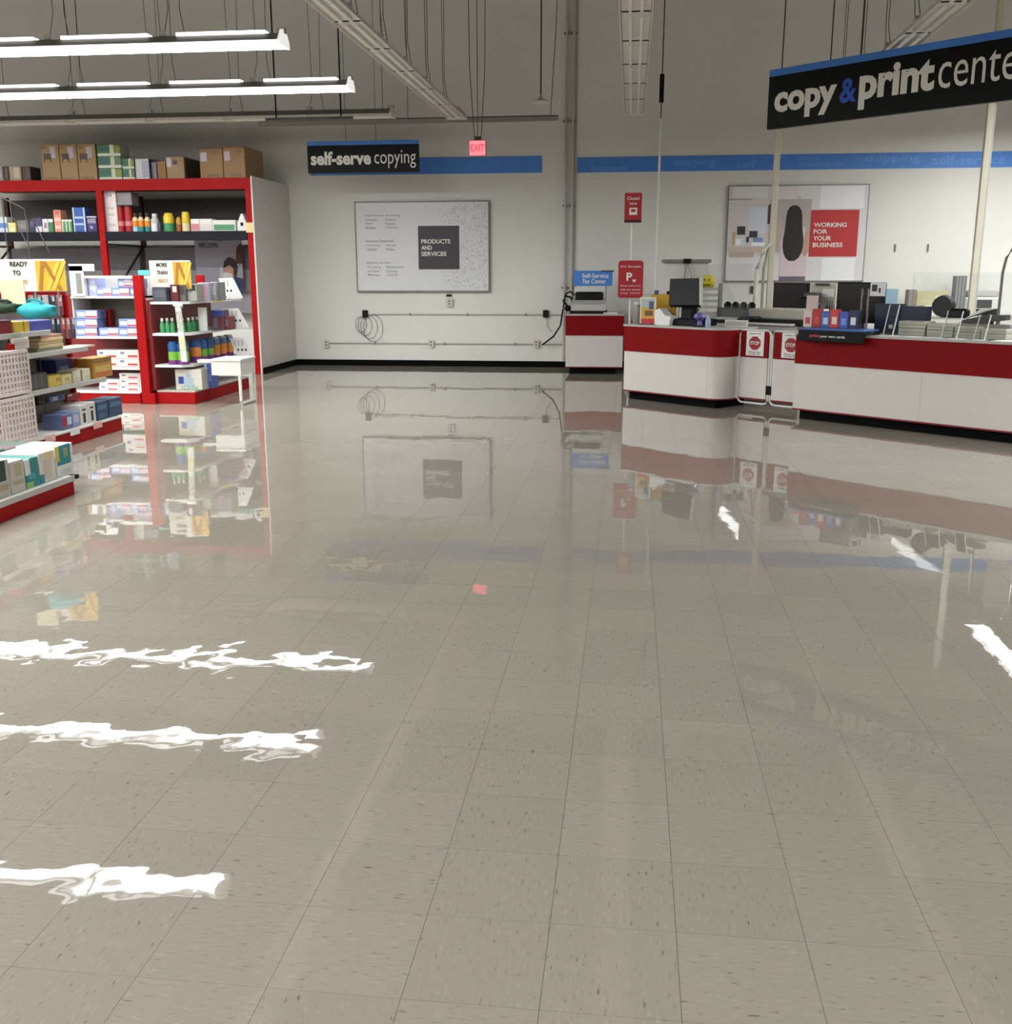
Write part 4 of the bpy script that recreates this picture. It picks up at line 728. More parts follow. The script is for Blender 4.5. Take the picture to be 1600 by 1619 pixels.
ztop = PY(200, 436, YG).z; bx('top_rail', WMETAL, t, XW+.06, XE, 0, .02, ztop-.03, ztop); bx('top_back', LGREY, t, XW+.06, XE, .4, .42, zs[0], ztop); 
for x in (XW+.06, XE-.015): bx('rail_post', WMETAL, t, x, x+.015, 0, .02, zs[0], ztop)
GB = pmat('glove_box', (128, 142, 186), [(.08, .42, .3, .75, (206, 214, 236)), (.46, .98, .1, .9, (214, 196, 206)), (.46, .98, .15, .34, (176, 60, 70)), (0, 1, 0, .08, (70, 86, 140))], side=(112, 124, 168))
GB2 = pmat('mask_box', (206, 200, 196), [(.12, .3, .55, .8, (110, 110, 150)), (.45, .9, .2, .42, (184, 52, 56)), (0, 1, 0, .06, (120, 120, 120))], side=(170, 170, 180))
def gbox(lb, px0, px1, py0, py1, m, group, d=.22, dy=0):
    a, b = PY(px0, py1, YG+.04+dy), PY(px1, py0, YG+.04+dy); w = (b.x-a.x)/2; zb = a.z
    for z in zs+[.135]:
        if abs(z-zb) < .035: zb = z+.0005
    o = MB().box(-w, w, 0, d, 0, b.z-zb-.001, .004).build('glove_box', m, None, ((a.x+b.x)/2, YG+.04+dy, zb)); return tag(o, lb, 'box', group)
G1, G2, G3 = 'boxes on the top tray', 'boxes in the white cube shelf', 'boxes on the low shelves'
gbox('tall white box at the left of the top tray', 127, 139, 438, 468, pmat('tallw', (226, 226, 226), [(.8, 1, 0, 1, (110, 120, 160))]), G1); gbox('lavender and white box second on the top tray', 140, 152, 438, 468, pmat('lavw', (170, 174, 214), [(.2, .8, .3, .9, (224, 224, 240), 't')]), G1, dy=.02)
gbox('left blue box in the lower row of the top tray', 153, 176, 455, 468, GB, G1); gbox('middle blue box in the lower row of the top tray', 177, 204, 455, 468, GB, G1); gbox('right blue box in the lower row of the top tray', 206, 219, 455, 468, GB, G1)
gbox('left blue box in the upper row of the top tray', 187, 207, 440.5, 455, GB, G1); gbox('right blue box in the upper row of the top tray', 207.5, 219.5, 440.5, 455, GB, G1)
for k in range(3): gbox('%s glove box of the left stack of three in the cube shelf' % ('bottom', 'middle', 'top')[k], 119.5+.3*k, 153, 518.3-14*k, 532-14*k+(.3 if k else 0), GB, G2)
gbox('glove box lying alone in the middle of the cube shelf', 157, 187, 518.3, 532, GB, G2)
for k in range(2): gbox('%s glove box of the right pair in the cube shelf' % ('lower', 'upper')[k], 188, 218, 518.3-14*k, 532-14*k, GB, G2)
gbox('plain red box behind the glove stacks', 154, 173, 489, 532, mat('plain_red_box', (150, 20, 22), .5), G2, .1, .28)
for k in range(2):
    gbox('%s pale box with red stripe, left column of low shelf' % ('lower', 'upper')[k], 154, 186, 567-13.5*k, 581-13.5*k, GB2, G3); gbox('%s pale box with red stripe, middle column of low shelf' % ('lower', 'upper')[k], 187, 220, 567-13.5*k, 581-13.5*k, GB2, G3)
gbox('narrow pale box at the right end of the low shelf', 221, 231, 546, 581, GB2, G3)
for k in range(3): gbox('%s flat pale box in the right stack above the base' % ('bottom', 'middle', 'top')[k], 189, 220, 609.4-9.6*k, 619-9.6*k, GB2, G3)
for k in range(2): gbox('%s flat pale box in the left stack above the base' % ('bottom', 'top')[k], 157, 188, 609.4-9.6*k, 619-9.6*k, GB2, G3)
for k in range(4): gbox('%s thin white box in the end stack by the red post' % ('bottom', 'second', 'third', 'top')[k], 221, 235, 611.5-7.3*k, 618.5-7.3*k, PAPER, G3)
p = PY(118, 420, 11.97); q = PY(144, 468, 11.97); x0, w, h = p.x, q.x-p.x, p.z-q.z
sl = bx('price_sleeve', PAPER, tg, x0-.08, x0+w*.55, -.03, -.01, q.z, q.z+h); bx('sleeve_header', PAPER, sl, x0-.08, x0+w*1.4, -.03, -.018, q.z+h*.82, q.z+h*1.05); bx('sleeve_photo', GREY, sl, x0, x0+w*.4, -.034, -.03, q.z+.03, q.z+h*.75)

# ------------------------------------------------------------------ end display with canisters (faces the aisle)
CX0, CX1, CY0, CY1 = -5.72, -5.24, 11.93, 13.75
zc = [.16, .472, .85, 1.223]
te = t = thing('end_display', 'red end display of canisters facing the open floor', 'shelf unit', (0, 0, 0))
bx('base', REDM, t, CX0, CX1, CY0, CY1, 0, .14); bx('base_deck', mat('deck_grey', (176, 168, 160), .5), t, CX0, CX1+.005, CY0+.002, CY1, .14, .16); bx('back_panel', REDP, t, CX0-.05, CX0, CY0, CY1, .16, 1.24)
bx('upright', REDM, t, CX0-.17, CX0-.06, CY0-.06, CY0+.02, 0, 1.53); bx('upright', REDM, t, CX0-.17, CX0-.06, CY1-.05, CY1, 0, 1.53); bx('base_end', REDM, t, CX0-.17, CX0, CY0-.065, CY0, 0, .13)
for z in zc[1:]:
    s = MB().prism([(CX0, CY0), (CX1-.14, CY0), (CX1-.04, CY0+.12), (CX1-.04, CY1), (CX0, CY1)], z-.03, z).build('shelf', WMETAL, t)
XF = CX1-.13
def cy(px, X=XF): return PX(px, 480, X).y
# canisters
CB = [[(.22, PU), (.4, LM), (.38, BL)], [(.3, PU), (.45, AM), (.25, BL)], [(.25, PU), (.35, LM), (.4, BL)], [(.2, PU), (.5, AM), (.3, mat('steel_blue', (90, 110, 150), .4))]]
for i, (px, kind, row) in enumerate(((275, 0, 1), (290, 0, 1), (304, 1, 0), (314, 2, 0), (325, 2, 0), (335, 3, 0), (346, 3, 0), (357, 3, 0))):
    X = CX0+.3 if row else XF; yy = CY0+.09 if row else cy(px); xx = PY(px, 560, yy).x if row else X
    t = thing('wipes_canister', '%s wipes canister on the end display, %s banded' % (['leftmost', 'second', 'third', 'fourth', 'fifth', 'sixth', 'seventh', 'rightmost'][i], ['green and blue', 'orange and purple', 'green and blue', 'orange and steel blue'][kind]), 'canister', (xx, yy, zc[1]+.0005), 0, 'wipes canisters on the end display'); z0 = 0
    for j, (f, m) in enumerate(CB[kind]):
        MB().lathe([(.066, z0), (.066, z0+f*.25)], 14).build(['body', 'label_band', 'upper_band'][j], m, t, smooth=True); z0 += f*.25
    MB().lathe([(.056, .25), (.056, .275), (.0, .278)], 14).build('lid', BL if kind != 3 else LGREY, t, smooth=True)
# spray bottles
for i, px in enumerate((257, 265, 273, 289, 296, 303, 310, 317, 323)):
    row = i < 4; yy = CY0+.1+.03*i if row else cy(px, XF-.02)
    xx = PY(px, 520, yy).x if row else XF-.02
    t = thing('spray_bottle', '%s green spray bottle with white cap on the end display' % ORD[i], 'bottle', (xx, yy, zc[2]+.0005), 0, 'green bottles on the end display')
    MB().lathe([(.028, 0), (.03, .01), (.03, .09), (.014, .14)], 12).build('bottle_body', GR, t, smooth=True); MB().lathe([(.014, .14), (.016, .145), (.016, .175), (.0, .177)], 10).build('cap', CW, t, smooth=True)
# hanging clip strip
p = PY(281, 485, 11.8); q = PY(289, 572, 11.8); t = thing('clip_strip', 'tall narrow white and green strip hanging before the display', 'clip strip', (p.x, 11.8, q.z)); h = p.z-q.z
MB().prism([(-.035, h), (.03, h), (.065, 0), (-.005, 0)], 0, .03, 'y').build('strip', pmat('clipstrip', (214, 216, 206), [(.0, 1, .55, .75, (90, 140, 84), 't'), (0, 1, .2, .45, (196, 190, 60), 't'), (0, 1, .75, .92, (120, 96, 84), 't')]), t)
bx('header', CW, t, -.06, .06, -.01, .02, h, h+.04, .012); bx('hook', GREY, t, -.01, .01, .03, .14, h-.02, h)
# lower goods
def face(name, lb, cat, px0, px1, pyt, z, m, X=XF, d=.22, group=None, bv=.005):
    y0, y1 = PX(px0, pyt, X).y, PX(px1, pyt, X).y; zt = PX((px0+px1)/2, pyt, X).z
    o = MB().box(-d, 0, 0, y1-y0, 0, zt-z-.0005, bv).build(name, m, None, (X, y0, z+.0005)); return tag(o, lb, cat, group)
def camf(name, lb, cat, px0, px1, pyt, Yp, z, m, d=.2, group=None): return sit(name, lb, cat, px0, px1, pyt, Yp, z+.0005, m, d, group=group)
camf('paper_towel_box', 'white box with blue splash print on the display base', 'box', 276, 318, 584, CY0+.1, zc[0], pmat('splash', (206, 200, 190), [(.12, .32, .3, .65, (40, 64, 150)), (.3, .7, .2, .6, (130, 170, 214), 't'), (.2, .85, .0, .2, (70, 150, 130), 't'), (.4, .6, .62, .8, (110, 170, 190), 't')], side=(190, 184, 176)), .35)
camf('blue_box', 'tall narrow blue box beside the splash print box', 'box', 322, 334, 576, CY0+.3, zc[0], pmat('bluebox', (70, 96, 170), [(.0, .35, 0, 1, (170, 190, 220)), (.4, .9, .3, .6, (140, 170, 220), 't')]), .2)
# middle shelf
camf('goods_box', 'white card box standing behind the green bottles', 'box', 312, 325, 486, CY0+.5, zc[2], PAPER, .04)
camf('goods_box', 'blue-topped box on the bottle shelf', 'box', 333, 352, 490, CY0+.75, zc[2], pmat('bluetop', (90, 70, 90), [(0, 1, .7, 1, (70, 84, 160)), (.1, .5, .1, .6, (150, 140, 150), 't'), (.6, .9, .1, .6, (130, 40, 50))]), .2)
camf('goods_box', 'dark red box right of the blue-topped box', 'box', 352.5, 362, 500, CY0+.8, zc[2], pmat('dkred', (116, 44, 56), [(.2, .8, .3, .8, (150, 130, 140), 't')]), .2)
# placards (printed calculators card)
def placard(lb, pts, Yp, z, n):
    a, b = PY(pts[0], pts[1], Yp), PY(pts[2], pts[3], Yp); w, h = b.x-a.x, a.z-z; t = thing('price_placard', lb, 'placard', (a.x, Yp, z), 0, 'slanted white placards on the end display')
    MB().prism([(0, h), (w*.62, h*1.02), (w, .02), (w*.35, 0)], 0, .015, 'y').build('card', PAPER, t); bx('clip', WMETAL, t, min(0, CX1-.06-a.x), w*.5, 0, .03, 0, .012)
    for k in range(n): 
        MB().prism([(w*(.36+.16*k)+.012*math.cos(q), h*.42+.016*math.sin(q)) for q in [i*math.pi/4 for i in range(8)]], -.003, 0, 'y').build('dot', BLACK, t); bx('text_bar', LGREY, t, w*(.2+.15*k), w*(.28+.15*k), -.002, 0, h*.62, h*.9, 0)
placard('upper slanted white placard with black dots', (345, 440, 384, 474), 12.95, zc[3]+.0005, 2); placard('middle slanted white placard with black dots', (350, 488, 394, 522), 12.95, zc[2]+.0005, 3); placard('lower slanted white placard with black dots', (362, 534, 402, 570), 12.95, zc[1]+.0005, 3)
# top shelf goods
camf('binder_pack', 'dark grey pack at the left of the top display shelf', 'pack', 240, 262, 454, CY0+.05, zc[3], pmat('dkpack', (66, 70, 80), [(.1, .9, .3, .8, (100, 104, 120), 't')]))
camf('binder_pack', 'dark red pack with a white label on the top display shelf', 'pack', 268, 281, 450, CY0+.12, zc[3], pmat('rdpack', (90, 20, 26), [(.3, .8, .55, .9, (200, 196, 196))]))
camf('binder_pack', 'grey-brown pack on the top display shelf', 'pack', 282, 293, 450, CY0+.15, zc[3], pmat('gbpack', (88, 78, 76), [(.2, .8, .4, .9, (50, 46, 46))])); camf('binder_pack', 'pale green-grey pack with dark disc on the top display shelf', 'pack', 294, 310, 449, CY0+.2, zc[3], pmat('ggpack', (146, 148, 140), [(.3, .9, .6, .95, (50, 54, 56))]))
camf('clear_pack', 'lavender clear pack on the top display shelf', 'pack', 311, 330, 447, CY0+.4, zc[3], pmat('lvpack', (160, 152, 168), [(.4, .7, .2, .7, (200, 140, 150)), (.1, .3, .5, .9, (90, 88, 96), 't')])); camf('clear_pack', 'grey clear pack with dark print on the top display shelf', 'pack', 331, 346, 446, CY0+.5, zc[3], pmat('gypack', (128, 130, 134), [(.2, .6, .3, .8, (190, 190, 186), 't'), (.7, 1, 0, 1, (90, 90, 96))]))
bx('price_strip', mat('price_yellow', (220, 190, 90), .5), te, CX1-.04, CX1-.03, 12.75, 13.1, zc[3]-.03, zc[3]+.01)
# sign MORE THAN
def promo(lb, pa, pb, Yp, zb, words, side, rz=0, stem=0):
    a, b = PY(pa[0], pa[1], Yp), PY(pb[0], pb[1], Yp); w, h = b.x-a.x, a.z-b.z; t = thing('promo_sign', lb, 'sign', (a.x, Yp, b.z), rz, 'yellow pencil promo signs')
    bx('panel', mat('promo_white', (214, 208, 200), .55), t, 0, w, 0, .015, 0, h); bx('picture', mat('promo_yellow', (206, 158, 40), .55, noise=.15, scale=5), t, w*side[0], w*side[1], -.003, 0, h*.02, h*.95)
    PM = mat('pencil_tan', (226, 178, 70), .5); PD = mat('pencil_dark', (150, 104, 24), .5)
    for k, (x0, x1, c) in enumerate(((.05, .2, PD), (.3, .75, PM), (.75, .25, PD), (.5, .95, PM))):
        sw = side[1]-side[0]; xa, xb = w*(side[0]+sw*x0), w*(side[0]+sw*x1)
        MB().prism([(xa, h*.04), (xa+.035, h*.04), (xb+.035, h*.93), (xb, h*.93)], -.006-.001*k, -.003, 'y').build('pencil_print', c, t)
    z = .78
    for s, x0, x1, m, hh in words: text('lettering', s, m, t, w*x0, w*x1, h*(z-hh*.0), h*(z+hh), bold=.03); z -= .27
    if stem:
        for x in (.15, .5, .85): MB().tube([(w*x, .02, .02), (w*x, .02, -stem)], .01, 6).build('stem', GREY, t)
    return t
DK = mat('promo_black', (34, 30, 30), .5, noise=0); TN = mat('promo_tan', (196, 150, 100), .5, noise=0)
promo('white and yellow promo sign starting MORE on the end display', (235, 412), (303, 457), 12.1, 0, (('MORE', .18, .44, DK, .14), ('THAN', .18, .44, DK, .14), ('READY', .2, .45, TN, .12)), (.58, 1.0), stem=.17)
o = bx('shelf_label', mat('label_teal', (90, 180, 186), .5), None, -.08, .06, 0, .01, 0, .06); p = PY(228, 431, 11.9); o.location = (p.x, 11.9, 1.531); tag(o, 'small teal label atop the red post', 'label')
# white sled-leg table
t = thing('side_table', 'low white table on a sled leg beside the end display', 'table', (-4.98, 11.84, 0))
bx('table_top', WMETAL, t, 0, .38, 0, .5, .53, .555); bx('apron', WMETAL, t, .005, .37, .01, .49, .36, .53); bx('wall_bracket', WMETAL, t, -.25, .0, .2, .3, .49, .53)
MB().tube([(.35, .02, .37), (.35, .02, .06), (.35, .05, .02), (.35, .47, .02), (.35, .49, .06), (.35, .49, .37)], .02, 8).build('sled_leg', WMETAL, t, smooth=True)

# ------------------------------------------------------------------ middle end display (faces the aisle)
EX, EB = -5.12, -5.62; EY0, EY1 = 7.3, 9.84
t = thing('end_display', 'red based end display with white shelves at mid left', 'shelf unit', (0, 0, 0))
bx('base', REDM, t, EB, EX, EY0, EY1, 0, .125); bx('base_deck', WMETAL, t, EB, EX+.008, EY0, EY1-.01, .125, .145); bx('back_panel', mat('pegboard_grey', (120, 112, 108), .6), t, EB-.04, EB, EY0, EY1, .145, 1.34); bx('header_bar', REDM, t, EB-.04, EB+.03, EY0, EY1, 1.34, 1.39)
for y in (EY1-.04, 8.55): bx('upright', REDM, t, EB, EB+.045, y, y+.04, .145, 1.34)
ez = [.145, .535, .87]
for z, y1, x1 in ((.535, EY1-.03, EX-.12), (.87, 9.4, EX-.06), (1.06, 8.75, EX-.04)): ys = EY0 if z > 1 else 8.36; bx('shelf', WMETAL, t, EB, x1, ys, y1, z-.025, z); bx('price_rail', LGREY, t, x1, x1+.012, ys, y1, z-.04, z+.005)
for k in range(4): bx('price_tag', [PAPER, mat('tag_pink', (226, 180, 170), .5)][k % 2], t, EX+.008, EX+.014, 8.0+.42*k, 8.16+.42*k, .09, .15)
def ef(lb, px0, px1, pyt, z, base, rects, X=EX-.03, d=.2, name='goods_box', cat='box', group=None): return face(name, lb, cat, px0, px1, pyt, z, pmat('ef'+lb, base, rects, 'y'), X, d, group)
ef('left dark blue box on the middle display base', 152, 170, 634, ez[0], (38, 62, 96), [(.1, .9, .55, .8, (90, 130, 170), 't'), (.2, .8, .15, .35, (80, 100, 140), 't')], group='dark blue boxes on the base'); ef('right dark blue box on the middle display base', 171, 192, 629, ez[0], (40, 66, 98), [(.1, .9, .55, .8, (90, 130, 170), 't'), (0, 1, .45, .5, (20, 30, 50))], group='dark blue boxes on the base')
for i, (p0, p1) in enumerate(((126, 138), (138.5, 150))): ef('%s white pack with black bottle print on the base' % ('left', 'right')[i], p0, p1, 640-4*i, ez[0], (214, 210, 206), [(.3, .65, .1, .6, (40, 40, 56)), (.2, .75, .7, .8, (60, 60, 70))], group='white packs on the base')
ef('blue-white pack left of the white packs on the base', 114, 125, 650, ez[0], (130, 140, 180), [(.1, .9, .3, .8, (206, 210, 226), 't')]); ef('small red and blue pack on the base', 98, 113, 655, ez[0], (90, 100, 140), [(0, .4, .2, .9, (150, 40, 60)), (.5, .95, .3, .8, (190, 200, 220))])
# mid shelf
ef('yellow envelope pack on the middle shelf of the display', 76, 96, 593, ez[1], (222, 196, 90), [(.6, .95, .4, .7, (70, 80, 70), 't')], X=EX-.14); ef('pale yellow envelope pack on the middle shelf', 97, 113, 592, ez[1], (226, 210, 150), [(.3, .8, .3, .7, (150, 140, 70), 't')], X=EX-.14)
for i in range(2): ef('%s white card pack right of the yellow envelopes' % ('left', 'right')[i], 115+15*i, 128+15*i, 586-3*i, ez[1], (222, 214, 190), [(.15, .85, .3, .36, (110, 110, 100), 't'), (.15, .85, .1, .16, (110, 110, 100), 't'), (.9, 1, 0, 1, (60, 56, 50))], X=EX-.14, group='white card packs')
ef('gold and orange gift pack at the right of the middle shelf', 146, 176, 565, ez[1], (176, 128, 50), [(.0, 1, .75, 1, (60, 44, 30), 't'), (.1, .9, .3, .6, (214, 186, 120), 't'), (.1, .9, .05, .25, (196, 80, 60), 't')], X=EX-.14)
ef('dark grey binder boxes at the left of the middle shelf', 46, 74, 590, ez[1], (84, 80, 80), [(.3, .33, 0, 1, (140, 136, 130)), (.66, .69, 0, 1, (140, 136, 130))], X=EX-.14)
ef('navy box under the paper stack', 88, 112, 568, ez[1], (36, 38, 90), [(.2, .8, .5, .7, (150, 160, 200), 't')], X=EX-.3); ef('maroon box under the paper stack right of the navy box', 113, 128, 566, ez[1], (116, 40, 34), [(.2, .8, .4, .6, (190, 150, 140), 't')], X=EX-.3)
# low hanging packs below the middle shelf
ef('blue pack hanging under the middle shelf', 78, 103, 625, .33, (110, 122, 160), [(.2, .5, .2, .8, (206, 210, 220)), (.6, .8, .3, .8, (60, 70, 120))], X=EB+.05, d=.04); ef('red pack hanging under the middle shelf right of the blue pack', 105, 127, 622, .3, (150, 36, 34), [(.1, .4, .7, .95, (226, 200, 200))], X=EB+.05, d=.04); ef('small black pack hanging under the middle shelf', 60, 68, 628, .33, (40, 30, 30), [(.2, .8, .2, .5, (120, 60, 60))], X=EB+.05, d=.04)
# stack of tinted paper on shelf .87
PCOL = [(150, 150, 130), (206, 190, 140), (222, 200, 160), (226, 196, 150), (196, 150, 130)]
y0, y1 = PX(58, 550, EX-.1).y, PX(100, 550, EX-.1).y
for k in range(5):
    o = MB().box(-.32, 0, 0, (y1-y0)-.02*k, 0, .028, .004).build('paper_pack', mat('tint_paper_%d' % k, PCOL[k], .6), None, (EX-.1+.01*(k % 2), y0+.02*k, .8705+k*.029)); tag(o, '%s tinted paper pack in the fanned stack' % ['bottom', 'second', 'third', 'fourth', 'top'][k], 'paper pack', 'fanned tinted paper packs')
ef('clear wrapped white pack right of the tinted paper', 104, 126, 553, ez[2], (190, 190, 176), [(.1, .8, .3, .8, (214, 214, 200), 't')], X=EX-.1); ef('crumpled white and green wrapped pack on the paper shelf', 127, 150, 549, ez[2], (186, 190, 170), [(.1, .5, .2, .8, (150, 160, 110), 't')], X=EX-.12)
# boxes and bags on the upper shelf
zu = 1.0605
ef('dark red plastic box on the upper shelf at the left edge', -14, 18, 507, zu, (140, 26, 44), [(0, 1, .85, 1, (80, 40, 60))], X=EX-.08, d=.3, name='storage_box'); ef('yellow plastic box on the upper shelf', 19, 46, 508, zu, (200, 172, 40), [(.62, .68, 0, 1, (110, 90, 30)), (0, .1, 0, 1, (176, 120, 40))], X=EX-.08, d=.3, name='storage_box'); ef('blue-violet plastic box on the upper shelf', 50, 80, 506, zu, (70, 76, 158), [(0, 1, .9, 1, (90, 100, 176))], X=EX-.08, d=.3, name='storage_box')
def bag(lb, px0, px1, py0, py1, Yp, m):
    a, b = PY(px0, py0, Yp), PY(px1, py1, Yp); w, h = b.x-a.x, a.z-b.z; t = thing('soft_bag', lb, 'bag', (a.x, Yp, b.z))
    bm = bmesh.new(); bmesh.ops.create_icosphere(bm, subdivisions=3, radius=1)
    for v in bm.verts:
        n = 1+.16*math.sin(v.co.x*5+px0)*math.cos(v.co.z*4)
        v.co = Vector((w/2+v.co.x*w/2*n, .12+v.co.y*.12, h/2+max(-.9, v.co.z)*h/2*n))
    me = MB(); bm.verts.index_update(); me.add([v.co for v in bm.verts], [[v.index for v in f.verts] for f in bm.faces]); bm.free()
    me.build('bag_body', m, t, smooth=True); MB().tube([(w*.3, .1, h*.95), (w*.4, .08, h*1.15), (w*.6, .08, h*1.12), (w*.7, .1, h*.92)], .012, 6).build('bag_strap', m, t, smooth=True)
TL = mat('teal_fabric', (34, 150, 160), .7, noise=.15)
bag('teal soft bag lying on the blue-violet box', 12, 80, 478, 506, 8.05, TL); bag('dark green soft bag at the left edge', -25, 22, 478, 497, 8.0, mat('dark_green_fabric', (24, 50, 30), .8, noise=.2))
# hanging packs on the peg panel
HC = [(200, 120, 120), (110, 110, 130), (206, 206, 214), (60, 66, 90), (186, 130, 140), (90, 96, 104), (50, 60, 96), (180, 110, 110)]
k = 0
for r, (py0, py1) in enumerate(((467, 498), (503, 535))):
    for i in range(5):
        p0 = 47+r*34+i*(11-r*3); c = HC[k % 8]; k += 1; X = EB+.08
        a = PX(p0, py0, X); b = PX(p0+10-2*r, py1, X)
        o = MB().box(-.02, 0, 0, b.y-a.y, 0, a.z-b.z, .003).build('hanging_pack', pmat('hp%d' % k, c, [(.1, .9, .0, .45, tuple(v//2 for v in c)), (.2, .8, .7, .95, (224, 220, 220))], 'y'), None, (X, a.y, b.z))
        MB().tube([(-.085, (b.y-a.y)/2, a.z-b.z-.01), (.02, (b.y-a.y)/2, a.z-b.z-.01)], .004, 5).build('peg_hook', CHROME, o)
        tag(o, '%s hanging pack in the %s peg row of the middle display' % (['leftmost', 'second', 'middle', 'fourth', 'rightmost'][i], ['upper', 'lower'][r]), 'hanging pack', 'packs hanging on pegs')
promo('white and yellow promo sign starting READY TO above the pegs', (-4, 410), (106, 461), 8.75, 0, (('READY', .18, .45, DK, .15), ('TO', .21, .33, DK, .15), ('SAVE', .22, .42, TN, .12)), (.56, 1.0), stem=.06)
t = thing('easel_frame', 'thin grey wire easel frame behind the READY TO sign', 'wire frame', (0, 9.0, 0))
for pts in (((2, 312), (12, 400)), ((42, 350), (46, 402)), ((22, 345), (42, 384)), ((52, 345), (78, 400)), ((2, 312), (38, 330)), ((38, 330), (42, 350))):
    a, b = PY(*pts[0], 9.0), PY(*pts[1], 9.0); MB().tube([(a.x, 0, a.z), (b.x, 0, b.z)], .005, 5).build('wire', DGREY, t)
for px in (12, 46): a = PY(px, 401, 9.0); MB().tube([(a.x, 0, a.z), (a.x, 0, 0)], .005, 5).build('wire', DGREY, t)
o = bx('price_card', mat('cream_card', (222, 206, 170), .6), None, 0, .21, 0, .012, 0, .2); a = PY(3, 481, 8.1); o.location = (a.x, 8.1, a.z); tag(o, 'cream price card below the READY TO sign', 'card')
# white wire baskets
def basket(lb, px1, z0, h, X):
    a = PX(px1, 620, X); L = .62; t = thing('plastic_basket', lb, 'basket', (X, a.y, z0), 0, 'white lattice baskets'); m = mat('basket_white', (222, 208, 204), .5, noise=.04)
    for z in (0, h-.03): bx('rim', m, t, -.3, .005, -L, 0, z, z+.03)
    n = 13
    for i in range(n+1): bx('vertical_bar', m, t, -.008, .004, -L*i/n-.017, -L*i/n+.0, .03, h-.03, 0)
    for i in range(9): bx('side_bar', m, t, -.3+.036*i, -.28+.036*i, -.012, 0, .03, h-.03, 0)
    for j in range(1, 7): bx('cross_bar', m, t, -.006, .002, -L, 0, h*j/7-.009, h*j/7+.009, 0); bx('cross_bar', m, t, -.3, 0, -.01, -.002, h*j/7-.009, h*j/7+.009, 0)
    bx('bottom', m, t, -.295, 0, -L, 0, -.001, .006)
basket('upper white lattice basket at the left edge', 50, .56, .37, EX+.03); basket('lower white lattice basket at the left edge', 52, .147, .4, EX+.03)
t = thing('notice_card', 'white card standing on the upper basket', 'card', (EX, PX(46, 540, EX).y, .931)); bx('card', pmat('notice', (216, 206, 196), [(.1, .9, .3, .7, (180, 170, 160), 't')], 'y'), t, -.02, 0, -.24, 0, 0, .09); bx('red_clip', REDM, t, -.03, .004, -.3, -.22, 0, .05)

# ------------------------------------------------------------------ near end display at the left edge
NX, NB_, NY0, NY1 = -3.96, -4.75, 4.6, 6.83
t = thing('end_display', 'nearest red based display deck at the left edge', 'shelf unit', (0, 0, 0))
bx('base', REDM, t, NB_, NX, NY0, NY1, 0, .095); bx('base_deck', WMETAL, t, NB_, NX+.006, NY0, NY1, .095, .135); bx('price_rail', LGREY, t, NX+.006, NX+.014, NY0, NY1, .1, .14); bx('end_clip', BLACK, t, NX-.03, NX+.03, NY1, NY1+.03, .11, .14)
def nf(lb, px0, px1, pyt, base, rects, X, d=.22, group=None): return face('diaper_pack', lb, 'pack', px0, px1, pyt, .135, pmat('nf'+lb, base, rects, 'y'), X, d, group)
TQ = (26, 128, 136)
nf('right white and teal pack with yellow stars on the near deck', 86, 114, 703, (220, 222, 218), [(.05, .85, .36, 1, TQ), (.45, .7, .6, .9, (190, 180, 60), 't'), (.0, .2, .5, 1, (206, 190, 90)), (.2, .8, .05, .2, (180, 190, 190), 't')], NX-.06, .3)
nf('middle white and teal pack with a figure on the near deck', 60, 85.5, 714, (214, 208, 200), [(.2, .75, .1, .75, (196, 164, 150), 't'), (.0, .25, .0, .3, TQ), (.3, .8, .75, 1, (220, 196, 150))], NX-.05, .3)
nf('left teal pack with white panel on the near deck', 38, 59.5, 724, (36, 130, 128), [(0, .35, .45, 1, (222, 222, 220)), (.2, .7, .3, .5, (90, 170, 190), 't'), (0, .5, 0, .2, (150, 190, 110))], NX-.05, .3)
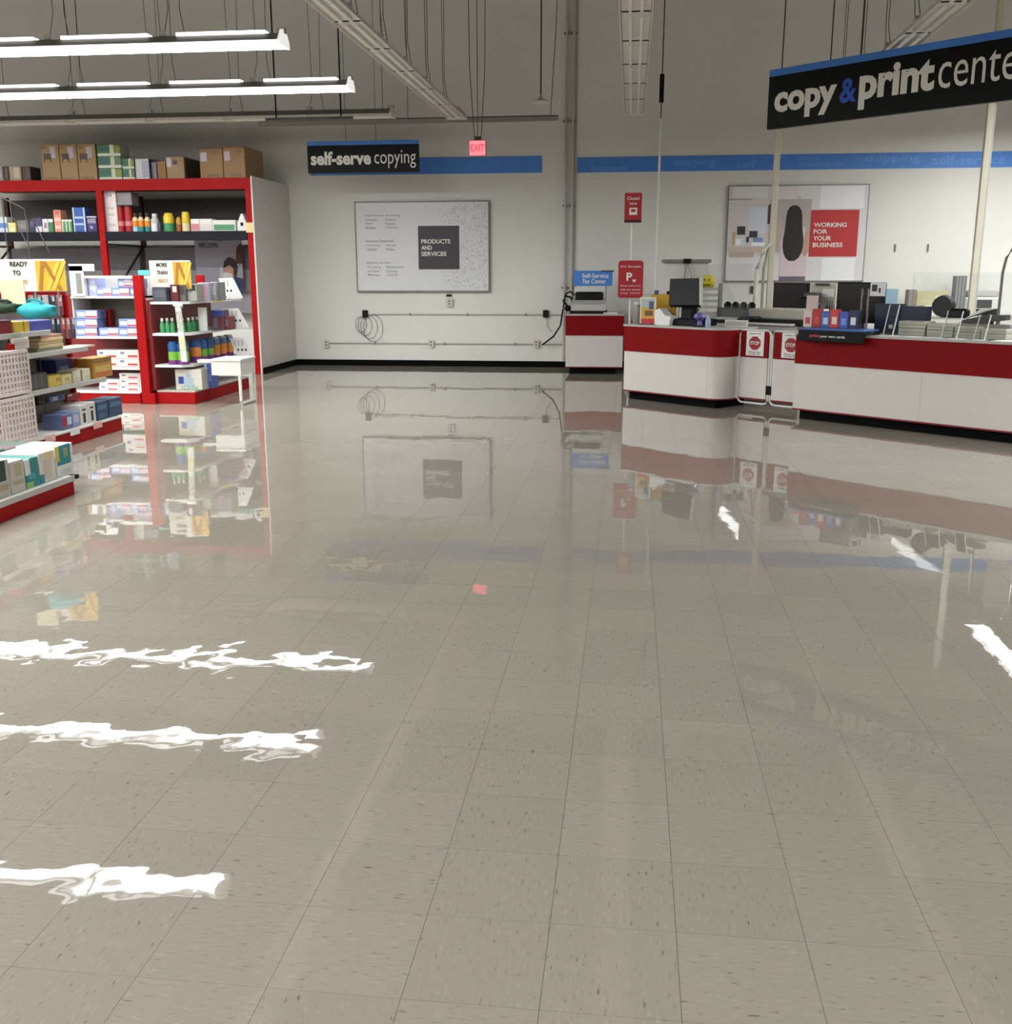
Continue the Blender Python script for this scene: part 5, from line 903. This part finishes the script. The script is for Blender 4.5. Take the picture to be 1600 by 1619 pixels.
nf('pale grey pack with olive print on the near deck', 14, 37, 728, (190, 184, 176), [(.3, .8, .5, .9, (150, 140, 60), 't'), (.1, .9, .25, .4, (140, 130, 60), 't')], NX-.04, .3); nf('dark green and grey pack at the left edge of the near deck', -18, 13, 730, (176, 170, 160), [(0, .8, .45, 1, (20, 50, 36)), (.1, .9, .2, .35, (140, 120, 60), 't')], NX-.04, .3)
z1 = PX(60, 714, NX-.15).z
for i, (p0, p1, c, pt) in enumerate(((-14, 9, (40, 84, 78), 712), (10, 32, (110, 92, 100), 707), (33, 56, (84, 100, 92), 700))):
    a, b = PX(p0, 720, NX-.42), PX(p1, 720, NX-.42); zt = PX((p0+p1)/2, pt, NX-.42).z
    o = MB().box(-.28, 0, 0, b.y-a.y, 0, zt-.136, .006).build('diaper_pack', pmat('bk%d' % i, c, [(.1, .9, .6, .9, tuple(min(255, v+30) for v in c), 't')], 'y'), None, (NX-.42, a.y, .1355)); tag(o, ['dark teal pack in the rear row of the near deck', 'mauve pack in the rear row of the near deck', 'grey-green pack in the rear row of the near deck'][i], 'pack', 'rear row packs on the near deck')

# ------------------------------------------------------------------ clear counter shields
for lb, s0, s1, tt, zz in (('clear acrylic shield behind the register screen', .5, 1.44, .5, .72), ('clear acrylic shield behind the paper reams', 3.4, 4.5, .56, .62)):
    t = thing('counter_shield', lb, 'shield', W((s0+s1)/2, tt, ZT if tt < .6 else 0), KA, 'clear counter shields'); w = (s1-s0)/2; zb = 0 if tt < .6 else ZT
    MB().box(-w, w, 0, .005, zb+.012, zb+zz).build('sheet', ACRYL, t)
    for x in (-w+.1, w-.1): bx('foot', GREY, t, x-.03, x+.03, -.03, .04, 0 if zb == 0 else -.0, (0 if zb == 0 else ZT)+.012)

for i, (pa, tt, dr) in enumerate(((1408, -.04, .1), (1440, -.05, -.06), (1478, -.03, .08), (1512, -.05, 0), (1548, -.04, -.1), (1580, -.05, .05))):
    o = bx('paper_sheet', PAPER, None, -.13, .13, -.04, .14, 0, .003, 0); o.location = W(PC(pa, 530, tt)[0], tt, ZT+.0005); o.rotation_euler = (0, 0, KA+dr)
    tag(o, '%s loose white sheet along the front edge of the long counter' % ORD[i], 'paper', 'loose sheets on the long counter')
